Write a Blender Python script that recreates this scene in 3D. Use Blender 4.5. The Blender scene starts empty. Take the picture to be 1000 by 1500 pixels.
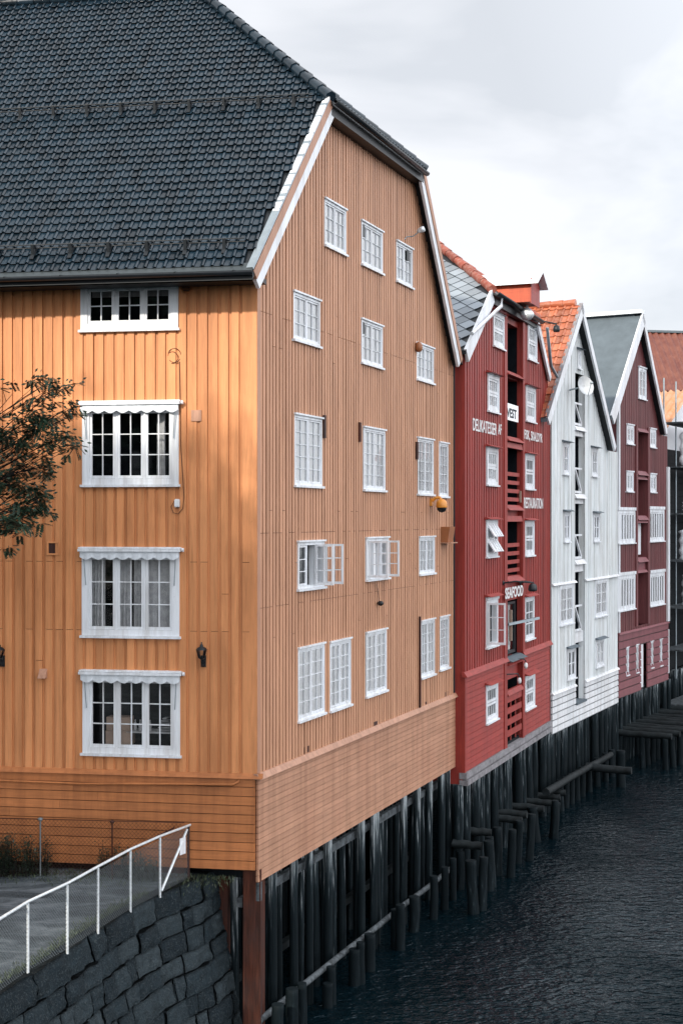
import bpy, bmesh, math, random
from mathutils import Vector, Matrix, noise
R = math.radians
random.seed(7)
sc = bpy.context.scene
col = sc.collection
H = 9.3                                   # eye height above the water
FPX = 2000.0                              # focal length in photo pixels

# ------------------------------------------------------------------ camera
cam_d = bpy.data.cameras.new('camera'); cam = bpy.data.objects.new('camera', cam_d); col.objects.link(cam)
cam.location = (0, 0, H); cam.rotation_euler = (R(90), 0, 0)
cam_d.sensor_fit = 'VERTICAL'; cam_d.sensor_height = 36; cam_d.lens = 36 * FPX / 1500
cam_d.shift_y = 10 / 1500; cam_d.clip_end = 4000
sc.camera = cam
# ------------------------------------------------------------------ world, sun, exposure
SUN_AZ, SUN_EL = R(30), R(28)            # from behind and left of the camera
sc.view_settings.view_transform = 'Standard'; sc.view_settings.look = 'None'
sc.view_settings.gamma = 1; sc.view_settings.exposure = 0.0
w = bpy.data.worlds.new('World'); sc.world = w; w.use_nodes = True
nt = w.node_tree; nt.nodes.clear()
N = nt.nodes.new; L = nt.links.new
out = N('ShaderNodeOutputWorld'); bg = N('ShaderNodeBackground'); L(bg.outputs[0], out.inputs[0])
sky = N('ShaderNodeTexSky'); sky.sky_type = 'NISHITA'; sky.sun_disc = False
sky.sun_elevation = SUN_EL; sky.sun_rotation = math.pi + SUN_AZ
tc = N('ShaderNodeTexCoord')
mp = N('ShaderNodeMapping'); mp.inputs['Scale'].default_value = (1.0, 1.0, 2.4); L(tc.outputs['Generated'], mp.inputs[0])
n1 = N('ShaderNodeTexNoise'); n1.inputs['Scale'].default_value = 3.1; n1.inputs['Detail'].default_value = 5; n1.inputs['Roughness'].default_value = .5
n1.inputs['Distortion'].default_value = .35
L(mp.outputs[0], n1.inputs['Vector'])
cr = N('ShaderNodeValToRGB'); L(n1.outputs['Fac'], cr.inputs[0])
e = cr.color_ramp.elements
e[0].position = .40; e[0].color = (.79, .82, .87, 1)
e[1].position = .57; e[1].color = (1.05, 1.06, 1.1, 1)
# the cloud deck is brighter over the open water side (+x) and dimmer to the left
sep = N('ShaderNodeVectorMath'); sep.operation = 'DOT_PRODUCT'; L(tc.outputs['Generated'], sep.inputs[0]); sep.inputs[1].default_value = (.85, -.42, .30)
mr = N('ShaderNodeMapRange'); L(sep.outputs['Value'], mr.inputs[0])
mr.inputs[1].default_value = -.2; mr.inputs[2].default_value = 1.0; mr.inputs[3].default_value = 1.05; mr.inputs[4].default_value = 3.3
mul = N('ShaderNodeVectorMath'); mul.operation = 'SCALE'; L(cr.outputs[0], mul.inputs[0]); L(mr.outputs[0], mul.inputs['Scale'])
sks = N('ShaderNodeVectorMath'); sks.operation = 'SCALE'; L(sky.outputs[0], sks.inputs[0]); sks.inputs['Scale'].default_value = .09
mx = N('ShaderNodeMix'); mx.data_type = 'RGBA'; mx.inputs['Factor'].default_value = .86
L(sks.outputs[0], mx.inputs['A']); L(mul.outputs[0], mx.inputs['B'])
L(mx.outputs['Result'], bg.inputs['Color']); bg.inputs['Strength'].default_value = 1.0
sd = bpy.data.lights.new('sun', 'SUN'); sd.energy = 4.8; sd.angle = R(2.0); sd.color = (1.0, .92, .80)
sun = bpy.data.objects.new('sun', sd); col.objects.link(sun)
SUNV = Vector((-math.sin(SUN_AZ) * math.cos(SUN_EL), -math.cos(SUN_AZ) * math.cos(SUN_EL), math.sin(SUN_EL)))
sun.rotation_euler = SUNV.to_track_quat('Z', 'Y').to_euler(); sun.location = (-20, -30, 30)
sc.cycles.max_bounces = 6; sc.cycles.diffuse_bounces = 3; sc.cycles.glossy_bounces = 3; sc.cycles.transparent_max_bounces = 16
sc.cycles.use_denoising = True; sc.cycles.caustics_reflective = False; sc.cycles.caustics_refractive = False

# ------------------------------------------------------------------ materials
def newmat(name):
    m = bpy.data.materials.new(name); m.use_nodes = True
    t = m.node_tree; p = t.nodes['Principled BSDF']
    return m, t, p
def nd(t, typ, **kw):
    n = t.nodes.new(typ)
    for k, v in kw.items():
        if k in n.inputs: n.inputs[k].default_value = v
        else: setattr(n, k, v)
    return n
def obcoord(t, scale=(1, 1, 1)):
    c = nd(t, 'ShaderNodeTexCoord'); m = nd(t, 'ShaderNodeMapping'); m.inputs['Scale'].default_value = scale
    t.links.new(c.outputs['Object'], m.inputs[0]); return m.outputs[0]
def ramp(t, fac, stops):
    r = nd(t, 'ShaderNodeValToRGB'); t.links.new(fac, r.inputs[0]); el = r.color_ramp.elements
    while len(el) < len(stops): el.new(.5)
    for x, (p, c) in zip(el, stops): x.position = p; x.color = (*c, 1) if len(c) == 3 else c
    return r.outputs[0]
def mixc(t, fac, a, b, mode='MIX'):
    m = nd(t, 'ShaderNodeMix', data_type='RGBA', blend_type=mode)
    for s, v in (('Factor', fac), ('A', a), ('B', b)):
        if hasattr(v, 'links') or hasattr(v, 'is_linked'): t.links.new(v, m.inputs[s])
        elif isinstance(v, (int, float)): m.inputs[s].default_value = v
        else: m.inputs[s].default_value = (*v, 1)
    return m.outputs['Result']
def bump(t, p, h, strength=.3, dist=.01):
    b = nd(t, 'ShaderNodeBump'); b.inputs['Strength'].default_value = strength; b.inputs['Distance'].default_value = dist
    t.links.new(h, b.inputs['Height']); t.links.new(b.outputs[0], p.inputs['Normal'])
def noise_n(t, vec, scale, detail=4, rough=.6, dist=0):
    n = nd(t, 'ShaderNodeTexNoise'); n.inputs['Scale'].default_value = scale; n.inputs['Detail'].default_value = detail
    n.inputs['Roughness'].default_value = rough; n.inputs['Distortion'].default_value = dist
    t.links.new(vec, n.inputs['Vector']); return n.outputs['Fac']
def painted(name, c, rough=.55, isl=.16, streak=.35, dirt=None, dirt_amt=.35, grain=(18, 18, 1.2)):
    """weathered paint on timber: every board a shade of its own, streaks running with the grain, some dirt"""
    m, t, p = newmat(name)
    g = nd(t, 'ShaderNodeNewGeometry')
    dark = tuple(x * (1 - isl) for x in c); lite = tuple(min(1, x * (1 + isl)) for x in c)
    base = ramp(t, g.outputs['Random Per Island'], [(0, dark), (.5, c), (1, lite)])
    s = noise_n(t, obcoord(t, grain), 1.6, 5, .65)
    sc_ = ramp(t, s, [(.35, (1 - streak,) * 3), (.62, (1, 1, 1))])
    base = mixc(t, 1.0, base, sc_, 'MULTIPLY')
    big = noise_n(t, obcoord(t, (.5, .5, .35)), 1.3, 5, .6)
    f = ramp(t, big, [(.42, (0, 0, 0)), (.72, (dirt_amt,) * 3)])
    base = mixc(t, f, base, dirt or tuple(x * .6 for x in c))
    st = noise_n(t, obcoord(t, (4.5, 4.5, .32)), 1.0, 5, .7)
    base = mixc(t, 1.0, base, ramp(t, st, [(.40, (.80, .78, .76)), (.56, (1, 1, 1)), (.74, (1.0, 1.0, 1.0)), (.82, (1.1, 1.12, 1.15))]), 'MULTIPLY')
    sp = noise_n(t, obcoord(t), 26, 3, .7)
    base = mixc(t, ramp(t, sp, [(.66, (0, 0, 0)), (.74, (.45,) * 3)]), base, tuple(x * .45 for x in c))
    t.links.new(base, p.inputs['Base Color']); p.inputs['Roughness'].default_value = rough
    bump(t, p, s, .25, .006)
    return m
def plain(name, c, rough=.5, metal=0, var=.12, scale=6, bmp=.15):
    m, t, p = newmat(name)
    s = noise_n(t, obcoord(t), scale, 5, .65)
    t.links.new(ramp(t, s, [(.3, tuple(x * (1 - var) for x in c)), (.7, tuple(min(1, x * (1 + var)) for x in c))]), p.inputs['Base Color'])
    p.inputs['Roughness'].default_value = rough; p.inputs['Metallic'].default_value = metal
    if bmp: bump(t, p, s, bmp, .004)
    return m
M = {}
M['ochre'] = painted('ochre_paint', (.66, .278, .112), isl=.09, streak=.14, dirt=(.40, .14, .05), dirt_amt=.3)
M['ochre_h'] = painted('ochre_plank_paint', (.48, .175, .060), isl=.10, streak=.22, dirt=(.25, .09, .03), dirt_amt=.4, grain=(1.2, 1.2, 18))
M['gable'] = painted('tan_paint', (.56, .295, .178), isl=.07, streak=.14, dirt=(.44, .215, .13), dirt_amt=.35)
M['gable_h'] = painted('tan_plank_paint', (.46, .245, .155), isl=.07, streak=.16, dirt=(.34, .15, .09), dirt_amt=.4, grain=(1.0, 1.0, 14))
M['gable_dark'] = painted('tan_groove_shade', (.095, .036, .022), isl=.1, streak=.3)  # shade between the gable boards, painted in as a darker groove colour
M['ochre_gap'] = painted('ochre_joint_shade', (.10, .035, .014)); M['red_gap'] = painted('red_joint_shade', (.12, .014, .012)); M['white_gap'] = painted('grey_joint_shade', (.16, .18, .19)); M['plum_gap'] = painted('plum_joint_shade', (.055, .014, .016))  # dark backings that put the shade of the plank joints into the colour
M['trim_tan'] = painted('tan_trim', (.48, .255, .165), isl=.05, streak=.2)
M['red'] = painted('falu_red', (.30, .029, .019), isl=.12, streak=.3, dirt=(.2, .02, .02), dirt_amt=.4)
M['red_h'] = painted('red_plank', (.34, .040, .030), isl=.05, streak=.25, dirt=(.24, .03, .03), dirt_amt=.4, grain=(1, 1, 16))
M['hoist'] = painted('orange_red_paint', (.62, .095, .03), isl=.05, streak=.2, grain=(1, 1, 14))
M['white_v'] = painted('white_cladding', (.74, .77, .78), isl=.04, streak=.10, dirt=(.50, .56, .58), dirt_amt=.5)
M['white_h'] = painted('white_plank', (.74, .75, .77), isl=.05, streak=.12, dirt=(.4, .44, .47), dirt_amt=.4, grain=(1, 1, 16))
M['plum'] = painted('plum_paint', (.155, .038, .04), isl=.14, streak=.3, dirt=(.10, .03, .035), dirt_amt=.4)
M['plum_h'] = painted('plum_plank', (.21, .06, .072), isl=.07, streak=.25, dirt=(.15, .045, .055), dirt_amt=.4, grain=(1, 1, 16))
M['wpaint'] = painted('white_paint', (.76, .79, .83), rough=.4, isl=.04, streak=.10, dirt=(.5, .52, .54), dirt_amt=.22)
M['awning'] = plain('awning_cloth', (.64, .68, .72), .8, var=.08, scale=30)
M['blind'] = plain('white_blind', (.94, .95, .96), .9, var=.04)
M['curtain'] = plain('grey_curtain', (.36, .37, .38), .9, var=.25, scale=8)
M['inner'] = plain('dark_room', (.008, .010, .013), .9, var=.3)  # near-black, so the darkness of the unlit rooms is in the colour
M['box'] = plain('cardboard', (.30, .22, .17), .8)
M['black'] = plain('black_metal', (.012, .015, .018), .4, var=.2)
M['zinc'] = plain('zinc', (.30, .35, .38), .4, .6)
M['steel'] = plain('galvanised_steel', (.62, .66, .68), .42, .35, var=.2, scale=20)
M['wire'] = plain('wire', (.16, .18, .19), .5, .3)
M['rust'] = painted('rusty_iron', (.085, .026, .015), isl=.1, streak=.6, dirt=(.03, .03, .032), dirt_amt=.9)
M['yellow'] = plain('ochre_plastic', (.62, .24, .03), .35)
M['brown'] = plain('brown_box_paint', (.28, .10, .035), .5)
M['bark'] = plain('bark', (.022, .02, .02), .9, var=.3, scale=12, bmp=.5)
M['lead'] = plain('lead_sheet', (.045, .056, .062), .5, .3)
M['sillwood'] = plain('bleached_sill', (.20, .19, .20), .8, var=.4, scale=5, bmp=.4)
M['letters'] = plain('lettering_white', (.66, .66, .66), .7, var=.1, scale=20, bmp=0)
M['ink'] = plain('lettering_dark', (.02, .03, .035), .7, bmp=0)
M['dish'] = plain('dish_enamel', (.42, .44, .46), .6)
M['ridge_w'] = plain('ridge_sheet', (.72, .75, .78), .4)

def tilemat(name, c, rough, isl, dirt):
    m, t, p = newmat(name)
    g = nd(t, 'ShaderNodeNewGeometry')
    b = ramp(t, g.outputs['Random Per Island'], [(0, tuple(x * (1 - isl) for x in c)), (1, tuple(min(1, x * (1 + isl)) for x in c))])
    s = noise_n(t, obcoord(t), 9, 6, .7)
    b = mixc(t, ramp(t, s, [(.45, (0, 0, 0)), (.75, (.6,) * 3)]), b, dirt)
    t.links.new(b, p.inputs['Base Color']); p.inputs['Roughness'].default_value = rough
    rr = ramp(t, s, [(.3, (rough * .7,) * 3), (.7, (min(1, rough * 1.5),) * 3)]); t.links.new(rr, p.inputs['Roughness'])
    bump(t, p, s, .2, .004); return m
M['tile_dark'] = tilemat('glazed_dark_tile', (.006, .014, .022), .20, .55, (.018, .034, .048))
M['tile_orange'] = tilemat('clay_tile', (.36, .10, .045), .4, .4, (.44, .25, .18))
M['slate'] = tilemat('grey_slate', (.20, .23, .26), .45, .3, (.28, .3, .32))
M['rustridge'] = tilemat('rusty_ridge', (.22, .05, .03), .7, .4, (.42, .30, .26))
def corrugated(name, c, c2, pitch, ax):
    m, t, p = newmat(name)
    s = noise_n(t, obcoord(t), 2.2, 6, .7)
    b = ramp(t, s, [(.35, c), (.65, c2)]); t.links.new(b, p.inputs['Base Color']); p.inputs['Roughness'].default_value = .5
    return m
M['corr_red'] = corrugated('red_corrugated', (.105, .026, .018), (.17, .058, .036), .2, 0)
M['corr_orange'] = corrugated('orange_corrugated', (.46, .17, .05), (.42, .26, .17), .2, 0)
M['felt'] = plain('grey_membrane', (.095, .118, .135), .7, var=.18, scale=1.4)
M['tarp'] = plain('white_tarpaulin', (.8, .81, .84), .6, var=.05, scale=1.5, bmp=.5)
M['darkwood'] = painted('tarred_timber', (.012, .015, .018), isl=.3, streak=.5)

# timber piles: dark and wet, bleached and salt-streaked towards the top
m, t, p = newmat('pile_wood'); M['pile'] = m
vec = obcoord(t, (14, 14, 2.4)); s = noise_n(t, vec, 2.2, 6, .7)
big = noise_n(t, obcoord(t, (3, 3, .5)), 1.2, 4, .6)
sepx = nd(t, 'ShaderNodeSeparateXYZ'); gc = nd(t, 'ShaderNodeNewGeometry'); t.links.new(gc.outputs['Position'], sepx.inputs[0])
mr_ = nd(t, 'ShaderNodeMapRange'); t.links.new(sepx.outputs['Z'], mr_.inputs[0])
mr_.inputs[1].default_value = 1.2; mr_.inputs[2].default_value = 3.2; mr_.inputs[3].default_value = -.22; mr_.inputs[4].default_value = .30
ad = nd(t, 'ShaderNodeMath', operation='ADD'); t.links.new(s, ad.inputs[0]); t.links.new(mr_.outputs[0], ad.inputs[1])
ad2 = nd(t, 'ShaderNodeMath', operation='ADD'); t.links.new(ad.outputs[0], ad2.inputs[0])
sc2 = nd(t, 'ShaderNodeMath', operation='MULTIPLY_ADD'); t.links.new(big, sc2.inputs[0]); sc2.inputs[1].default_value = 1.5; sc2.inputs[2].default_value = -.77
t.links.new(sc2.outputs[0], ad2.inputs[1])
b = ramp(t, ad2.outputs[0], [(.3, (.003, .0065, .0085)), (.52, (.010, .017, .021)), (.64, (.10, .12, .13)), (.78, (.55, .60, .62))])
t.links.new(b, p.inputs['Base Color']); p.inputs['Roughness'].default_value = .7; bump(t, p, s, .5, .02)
M['beam'] = plain('grey_beam', (.07, .08, .087), .8, var=.85, scale=7, bmp=.4)
M['log'] = plain('wet_log', (.011, .0145, .016), .6, var=.6, scale=5, bmp=.4)

# stone blocks
m, t, p = newmat('granite'); M['stone'] = m
g = nd(t, 'ShaderNodeNewGeometry'); s = noise_n(t, obcoord(t), 7, 8, .72); s2 = noise_n(t, obcoord(t), 34, 4, .7)
b = ramp(t, g.outputs['Random Per Island'], [(0, (.012, .021, .028)), (.5, (.024, .038, .047)), (1, (.050, .068, .078))])
b = mixc(t, ramp(t, s, [(.4, (0, 0, 0)), (.75, (.8,) * 3)]), b, (.012, .016, .018))
b = mixc(t, ramp(t, s2, [(.52, (0, 0, 0)), (.72, (.6,) * 3)]), b, (.13, .15, .155))
t.links.new(b, p.inputs['Base Color']); p.inputs['Roughness'].default_value = .85
ms = nd(t, 'ShaderNodeMath', operation='ADD'); t.links.new(s, ms.inputs[0]); t.links.new(s2, ms.inputs[1]); bump(t, p, ms.outputs[0], 1.0, .06)
# gravel
m, t, p = newmat('gravel'); M['gravel'] = m
s = noise_n(t, obcoord(t, (.6, 1.3, 1)), 1.6, 7, .72, .6); s2 = noise_n(t, obcoord(t), 45, 5, .85)
b = ramp(t, s, [(.40, (.012, .019, .025)), (.5, (.05, .066, .078)), (.60, (.15, .175, .195))])
b = mixc(t, ramp(t, s2, [(.4, (0, 0, 0)), (.7, (.8,) * 3)]), b, (.14, .155, .165))
t.links.new(b, p.inputs['Base Color']); p.inputs['Roughness'].default_value = .95; bump(t, p, s2, .8, .02)
M['soil'] = plain('soil', (.05, .045, .035), .95, var=.5, scale=12, bmp=.8)
# water
m, t, p = newmat('water'); M['water'] = m
p.inputs['Base Color'].default_value = (.0014, .0060, .0088, 1); p.inputs['Roughness'].default_value = .035; p.inputs['IOR'].default_value = 1.33; p.inputs['Specular IOR Level'].default_value = .36
v = obcoord(t, (1.0, 1.5, 1)); a = noise_n(t, v, 2.9, 2, .5, .5); v2 = obcoord(t, (.5, .8, 1)); b2 = noise_n(t, v2, .55, 3, .5, .3)
c3 = noise_n(t, obcoord(t, (1, 1.8, 1)), 7.5, 1, .5, .4)
s1 = nd(t, 'ShaderNodeMath', operation='MULTIPLY_ADD'); t.links.new(b2, s1.inputs[0]); s1.inputs[1].default_value = 1.4; t.links.new(a, s1.inputs[2])
s3 = nd(t, 'ShaderNodeMath', operation='MULTIPLY_ADD'); t.links.new(c3, s3.inputs[0]); s3.inputs[1].default_value = .35; t.links.new(s1.outputs[0], s3.inputs[2])
bump(t, p, s3.outputs[0], 1.0, .085)
p.inputs['Specular Tint'].default_value = (.50, .80, 1, 1)
wl = noise_n(t, obcoord(t, (.16, .10, 1)), 1.0, 3, .6, .8); wr_ = ramp(t, wl, [(.40, (.14,) * 3), (.62, (.60,) * 3)]); t.links.new(wr_, p.inputs['Specular IOR Level'])
# leaves
def leafmat(name, c):
    m, t, p = newmat(name); g = nd(t, 'ShaderNodeNewGeometry')
    b = ramp(t, g.outputs['Random Per Island'], [(0, tuple(x * .55 for x in c)), (.6, c), (1, tuple(x * 1.7 for x in c))])
    t.links.new(b, p.inputs['Base Color']); p.inputs['Roughness'].default_value = .45; return m
M['leaf'] = leafmat('rowan_leaf', (.022, .046, .027)); M['shrub'] = leafmat('shrub_leaf', (.02, .038, .024))
M['grass'] = leafmat('grass', (.035, .05, .02))
# window glass: clear, with the mirror of a smooth pane growing towards grazing view
m = bpy.data.materials.new('window_glass'); m.use_nodes = True; M['glass'] = m; t = m.node_tree; t.nodes.clear()
o_ = t.nodes.new('ShaderNodeOutputMaterial'); mxs = t.nodes.new('ShaderNodeMixShader'); tr = t.nodes.new('ShaderNodeBsdfTransparent'); gl = t.nodes.new('ShaderNodeBsdfGlossy')
gl.inputs['Roughness'].default_value = .02; gl.inputs['Color'].default_value = (.95, .98, 1, 1); tr.inputs['Color'].default_value = (.99, .99, .99, 1)
fr = t.nodes.new('ShaderNodeFresnel'); fr.inputs['IOR'].default_value = 1.55
t.links.new(fr.outputs[0], mxs.inputs[0]); t.links.new(tr.outputs[0], mxs.inputs[1]); t.links.new(gl.outputs[0], mxs.inputs[2]); t.links.new(mxs.outputs[0], o_.inputs[0])

for k_, v_ in dict(pile=.12, beam=.2, log=.15, stone=.15, darkwood=.08, inner=.05, black=.3, tile_dark=.5, soil=.1, gravel=.15, rust=.2, bark=.1, leaf=.3, felt=.3, gable_dark=.1, ochre=.35, gable=.35, gable_h=.35, ochre_h=.35).items():
    M[k_].node_tree.nodes['Principled BSDF'].inputs['Specular IOR Level'].default_value = v_
# ------------------------------------------------------------------ geometry helpers
class Fr:
    """a vertical facade plane: s runs along it, z up, d out of the wall"""
    def __init__(f, O, g, n):
        f.O = Vector((O[0], O[1], 0)); f.g = Vector((g[0], g[1], 0)).normalized(); f.n = Vector((n[0], n[1], 0)).normalized()
    def P(f, s, z, d=0): return f.O + f.g * s + f.n * d + Vector((0, 0, z))
    def s(f, px, d=0):
        u = (px - 500) / FPX; o = f.O + f.n * d
        return (u * o.y - o.x) / (f.g.x - u * f.g.y)
    def at(f, px, py, d=0):
        s = f.s(px, d); y = (f.O + f.n * d + f.g * s).y
        return s, H + (760 - py) * y / FPX
    def rect(f, x0, x1, yt, yb, d=0):
        """photo rectangle whose near vertical edge x0 runs from yt to yb -> s0,s1,z0,z1"""
        s0, z1 = f.at(x0, yt, d); _, z0 = f.at(x0, yb, d); s1 = f.s(x1, d)
        return (min(s0, s1), max(s0, s1), z0, z1)
class MB:
    def __init__(b): b.v = []; b.f = []; b.smooth = []
    def add(b, vs, fs, smooth=False):
        k = len(b.v); b.v += [tuple(x) for x in vs]; b.f += [tuple(i + k for i in f) for f in fs]; b.smooth += [smooth] * len(fs)
    def hexa(b, v): b.add(v, [(0, 1, 2, 3), (7, 6, 5, 4), (0, 4, 5, 1), (1, 5, 6, 2), (2, 6, 7, 3), (3, 7, 4, 0)])
    def box(b, F, s0, s1, z0, z1, d0, d1):
        P = F.P; b.hexa([P(s0, z0, d1), P(s1, z0, d1), P(s1, z1, d1), P(s0, z1, d1), P(s0, z0, d0), P(s1, z0, d0), P(s1, z1, d0), P(s0, z1, d0)])
    def prism(b, F, s0, s1, za0, za1, zb0, zb1, d0, d1):
        P = F.P; b.hexa([P(s0, za0, d1), P(s1, zb0, d1), P(s1, zb1, d1), P(s0, za1, d1), P(s0, za0, d0), P(s1, zb0, d0), P(s1, zb1, d0), P(s0, za1, d0)])
    def lap(b, F, s0, s1, z0, z1, d0, dt, db):
        P = F.P; b.hexa([P(s0, z0, db), P(s1, z0, db), P(s1, z1, dt), P(s0, z1, dt), P(s0, z0, d0), P(s1, z0, d0), P(s1, z1, d0), P(s0, z1, d0)])
    def bar(b, p, q, w_, h_=None, up=(0, 0, 1)):
        p = Vector(p); q = Vector(q); h_ = h_ or w_; a = (q - p).normalized(); u = Vector(up)
        if abs(a.dot(u)) > .98: u = Vector((1, 0, 0))
        x = a.cross(u).normalized() * w_ / 2; y = x.cross(a).normalized() * h_ / 2
        b.hexa([p - x - y, p + x - y, p + x + y, p - x + y, q - x - y, q + x - y, q + x + y, q - x + y])
    def tube(b, pts, r, n=8, r2=None, cap=True):
        pts = [Vector(p) for p in pts]; k = len(pts); rings = []
        for i, p in enumerate(pts):
            a = (pts[min(i + 1, k - 1)] - pts[max(i - 1, 0)]).normalized(); u = Vector((0, 0, 1)) if abs(a.z) < .95 else Vector((1, 0, 0))
            x = a.cross(u).normalized(); y = x.cross(a).normalized(); rr = r if r2 is None else r + (r2 - r) * i / (k - 1)
            rings.append([p + (x * math.cos(2 * math.pi * j / n) + y * math.sin(2 * math.pi * j / n)) * rr for j in range(n)])
        vs = [v for q in rings for v in q]; fs = []
        for i in range(k - 1):
            for j in range(n): fs.append((i * n + j, i * n + (j + 1) % n, (i + 1) * n + (j + 1) % n, (i + 1) * n + j))
        b.add(vs, fs, True)
        if cap: b.add(rings[0], [tuple(range(n))][::1]); b.add(rings[-1], [tuple(range(n))])
    def lathe(b, c, prof, n=12, axis=(0, 0, 1)):
        c = Vector(c); q = Vector(axis).to_track_quat('Z', 'Y'); vs = []; fs = []
        for r, z in prof:
            for j in range(n): vs.append(c + q @ Vector((r * math.cos(2 * math.pi * j / n), r * math.sin(2 * math.pi * j / n), z)))
        for i in range(len(prof) - 1):
            for j in range(n): fs.append((i * n + j, i * n + (j + 1) % n, (i + 1) * n + (j + 1) % n, (i + 1) * n + j))
        b.add(vs, fs, True)
    def build(b, name, mat, parent=None, normals=True):
        me = bpy.data.meshes.new(name); o = bpy.data.objects.new(name, me)
        base = Vector((0, 0, 0))
        if parent is not None:
            base = parent['_base'] if '_base' in parent else (0, 0, 0); base = Vector(base)
        me.from_pydata([tuple(Vector(v) - base) for v in b.v], [], b.f)
        if normals:
            bm = bmesh.new(); bm.from_mesh(me); bmesh.ops.recalc_face_normals(bm, faces=bm.faces); bm.to_mesh(me); bm.free()
        me.polygons.foreach_set('use_smooth', b.smooth); me.materials.append(mat); me.update()
        col.objects.link(o)
        if parent is not None:
            o.parent = parent; o['_base'] = tuple(base)
        return o
def each(mb, name, mat, root):
    for i in range(len(mb.v) // 8):
        m2 = MB(); m2.hexa([Vector(v) for v in mb.v[8 * i:8 * i + 8]]); m2.build(name, mat, root)
def tag(o, label=None, cat=None, group=None, kind=None):
    for k, v_ in (('label', label), ('category', cat), ('group', group), ('kind', kind)):
        if v_: o[k] = v_
    return o
def thing(name, loc, label, cat, group=None):
    o = bpy.data.objects.new(name, None); col.objects.link(o); o.location = loc; o['_base'] = tuple(loc); o.empty_display_size = .3
    return tag(o, label, cat, group)
def thingmesh(name, mb, mat, label=None, cat=None, group=None, kind=None, loc=None):
    """a thing of one mesh, origin at its base"""
    loc = Vector(loc if loc is not None else (0, 0, 0)); mb2 = MB(); mb2.v = [tuple(Vector(v) - loc) for v in mb.v]; mb2.f = mb.f; mb2.smooth = mb.smooth
    o = mb2.build(name, mat); o.location = loc; return tag(o, label, cat, group, kind)
def interp(prof):
    def f(s):
        if s <= prof[0][0]: return prof[0][1] + (s - prof[0][0]) * (prof[1][1] - prof[0][1]) / (prof[1][0] - prof[0][0])
        for (a, za), (b_, zb) in zip(prof, prof[1:]):
            if s <= b_: return za + (zb - za) * (s - a) / (b_ - a)
        (a, za), (b_, zb) = prof[-2:]
        return zb + (s - b_) * (zb - za) / (b_ - a)
    return f
def cut(z0, z1, hs):
    iv = [(z0, z1)]
    for a, b_ in hs:
        nv = []
        for p_, q_ in iv:
            if b_ <= p_ or a >= q_: nv.append((p_, q_)); continue
            if a > p_: nv.append((p_, a))
            if b_ < q_: nv.append((b_, q_))
        iv = nv
    return iv
def clad_v(mb, mbu, F, s0, s1, zlo, zhi, holes, pitch, ow, d=.022, joints=(), breaks=()):
    """board on board cladding: narrow over-boards (mb) in front of under-boards (mbu)"""
    n = int(math.ceil((s1 - s0) / pitch))
    for i in range(n):
        a = s0 + i * pitch
        jit = random.uniform(-.005, .005)
        zj = [j + random.choice((0, 0, 0, -.55, .4)) * random.choice((0, 1)) for j in joints if random.random() < .85]
        for (x0, x1, d0, d1, tgt) in ((a, a + ow, 0, d + jit, mb), (a + ow, a + pitch, -.02, .0 + jit, mbu)):
            x1 = min(x1, s1)
            if x1 - x0 < .004: continue
            cuts = sorted({x0, x1} | {h[k] for h in holes for k in (0, 1) if x0 < h[k] < x1} | {b_ for b_ in breaks if x0 < b_ < x1})
            for p_, q_ in zip(cuts, cuts[1:]):
                mid = (p_ + q_) / 2; hz = [(h[2], h[3]) for h in holes if h[0] < mid < h[1]]
                lo, hi = zlo(mid), zhi(mid)
                js = [(j - .004, j + .004) for j in zj] if tgt is mb else []
                for z0, z1 in cut(lo, hi, hz + js):
                    if z1 - z0 < .01: continue
                    if z1 >= hi - 1e-6: tgt.prism(F, p_, q_, z0, zhi(p_), z0, zhi(q_), d0, d1)
                    else: tgt.prism(F, p_, q_, z0, z1, z0, z1, d0, d1)
def clad_h(mb, F, s0, s1, z0, z1, pitch, holes=(), d=.03, off=0, gap=.012, back=None):
    n = int(round((z1 - z0) / pitch)); pitch = (z1 - z0) / n
    for i in range(n):
        a = z0 + i * pitch; b_ = a + pitch; mid = (a + b_) / 2
        hs = [(h[0], h[1]) for h in holes if h[2] < mid < h[3]]
        for p_, q_ in cut(s0, s1, hs):
            seg = [p_]
            while q_ - seg[-1] > 5.5: seg.append(seg[-1] + random.uniform(2.5, 4.5))
            seg.append(q_)
            for u, v_ in zip(seg, seg[1:]):
                mb.lap(F, u, v_ - .003, a + gap, b_, off - .02, off + d * .8, off + d + random.uniform(-.003, .003))
                if back is not None: back.box(F, u, v_, a - .002, a + gap + .002, off - .03, off - .012)
def band(mb, F, A, B, o0, o1, d0, d1):
    """board along the line A->B (s,z), between offsets o0,o1 to its right-hand side"""
    A = Vector(A); B = Vector(B); t_ = (B - A).normalized(); nn = Vector((t_.y, -t_.x))
    q = [A + nn * o0, B + nn * o0, B + nn * o1, A + nn * o1]
    mb.hexa([F.P(x.x, x.y, d1) for x in q] + [F.P(x.x, x.y, d0) for x in q])
def roof_plane(P0, a, P1):
    """slope through the line P0+a*t and the point P1 -> unit a, unit up-slope b, normal"""
    a = Vector(a).normalized(); v_ = Vector(P1) - Vector(P0); b_ = (v_ - a * v_.dot(a)).normalized(); n = a.cross(b_).normalized()
    if n.z < 0: n = -n
    return a, b_, n
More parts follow.
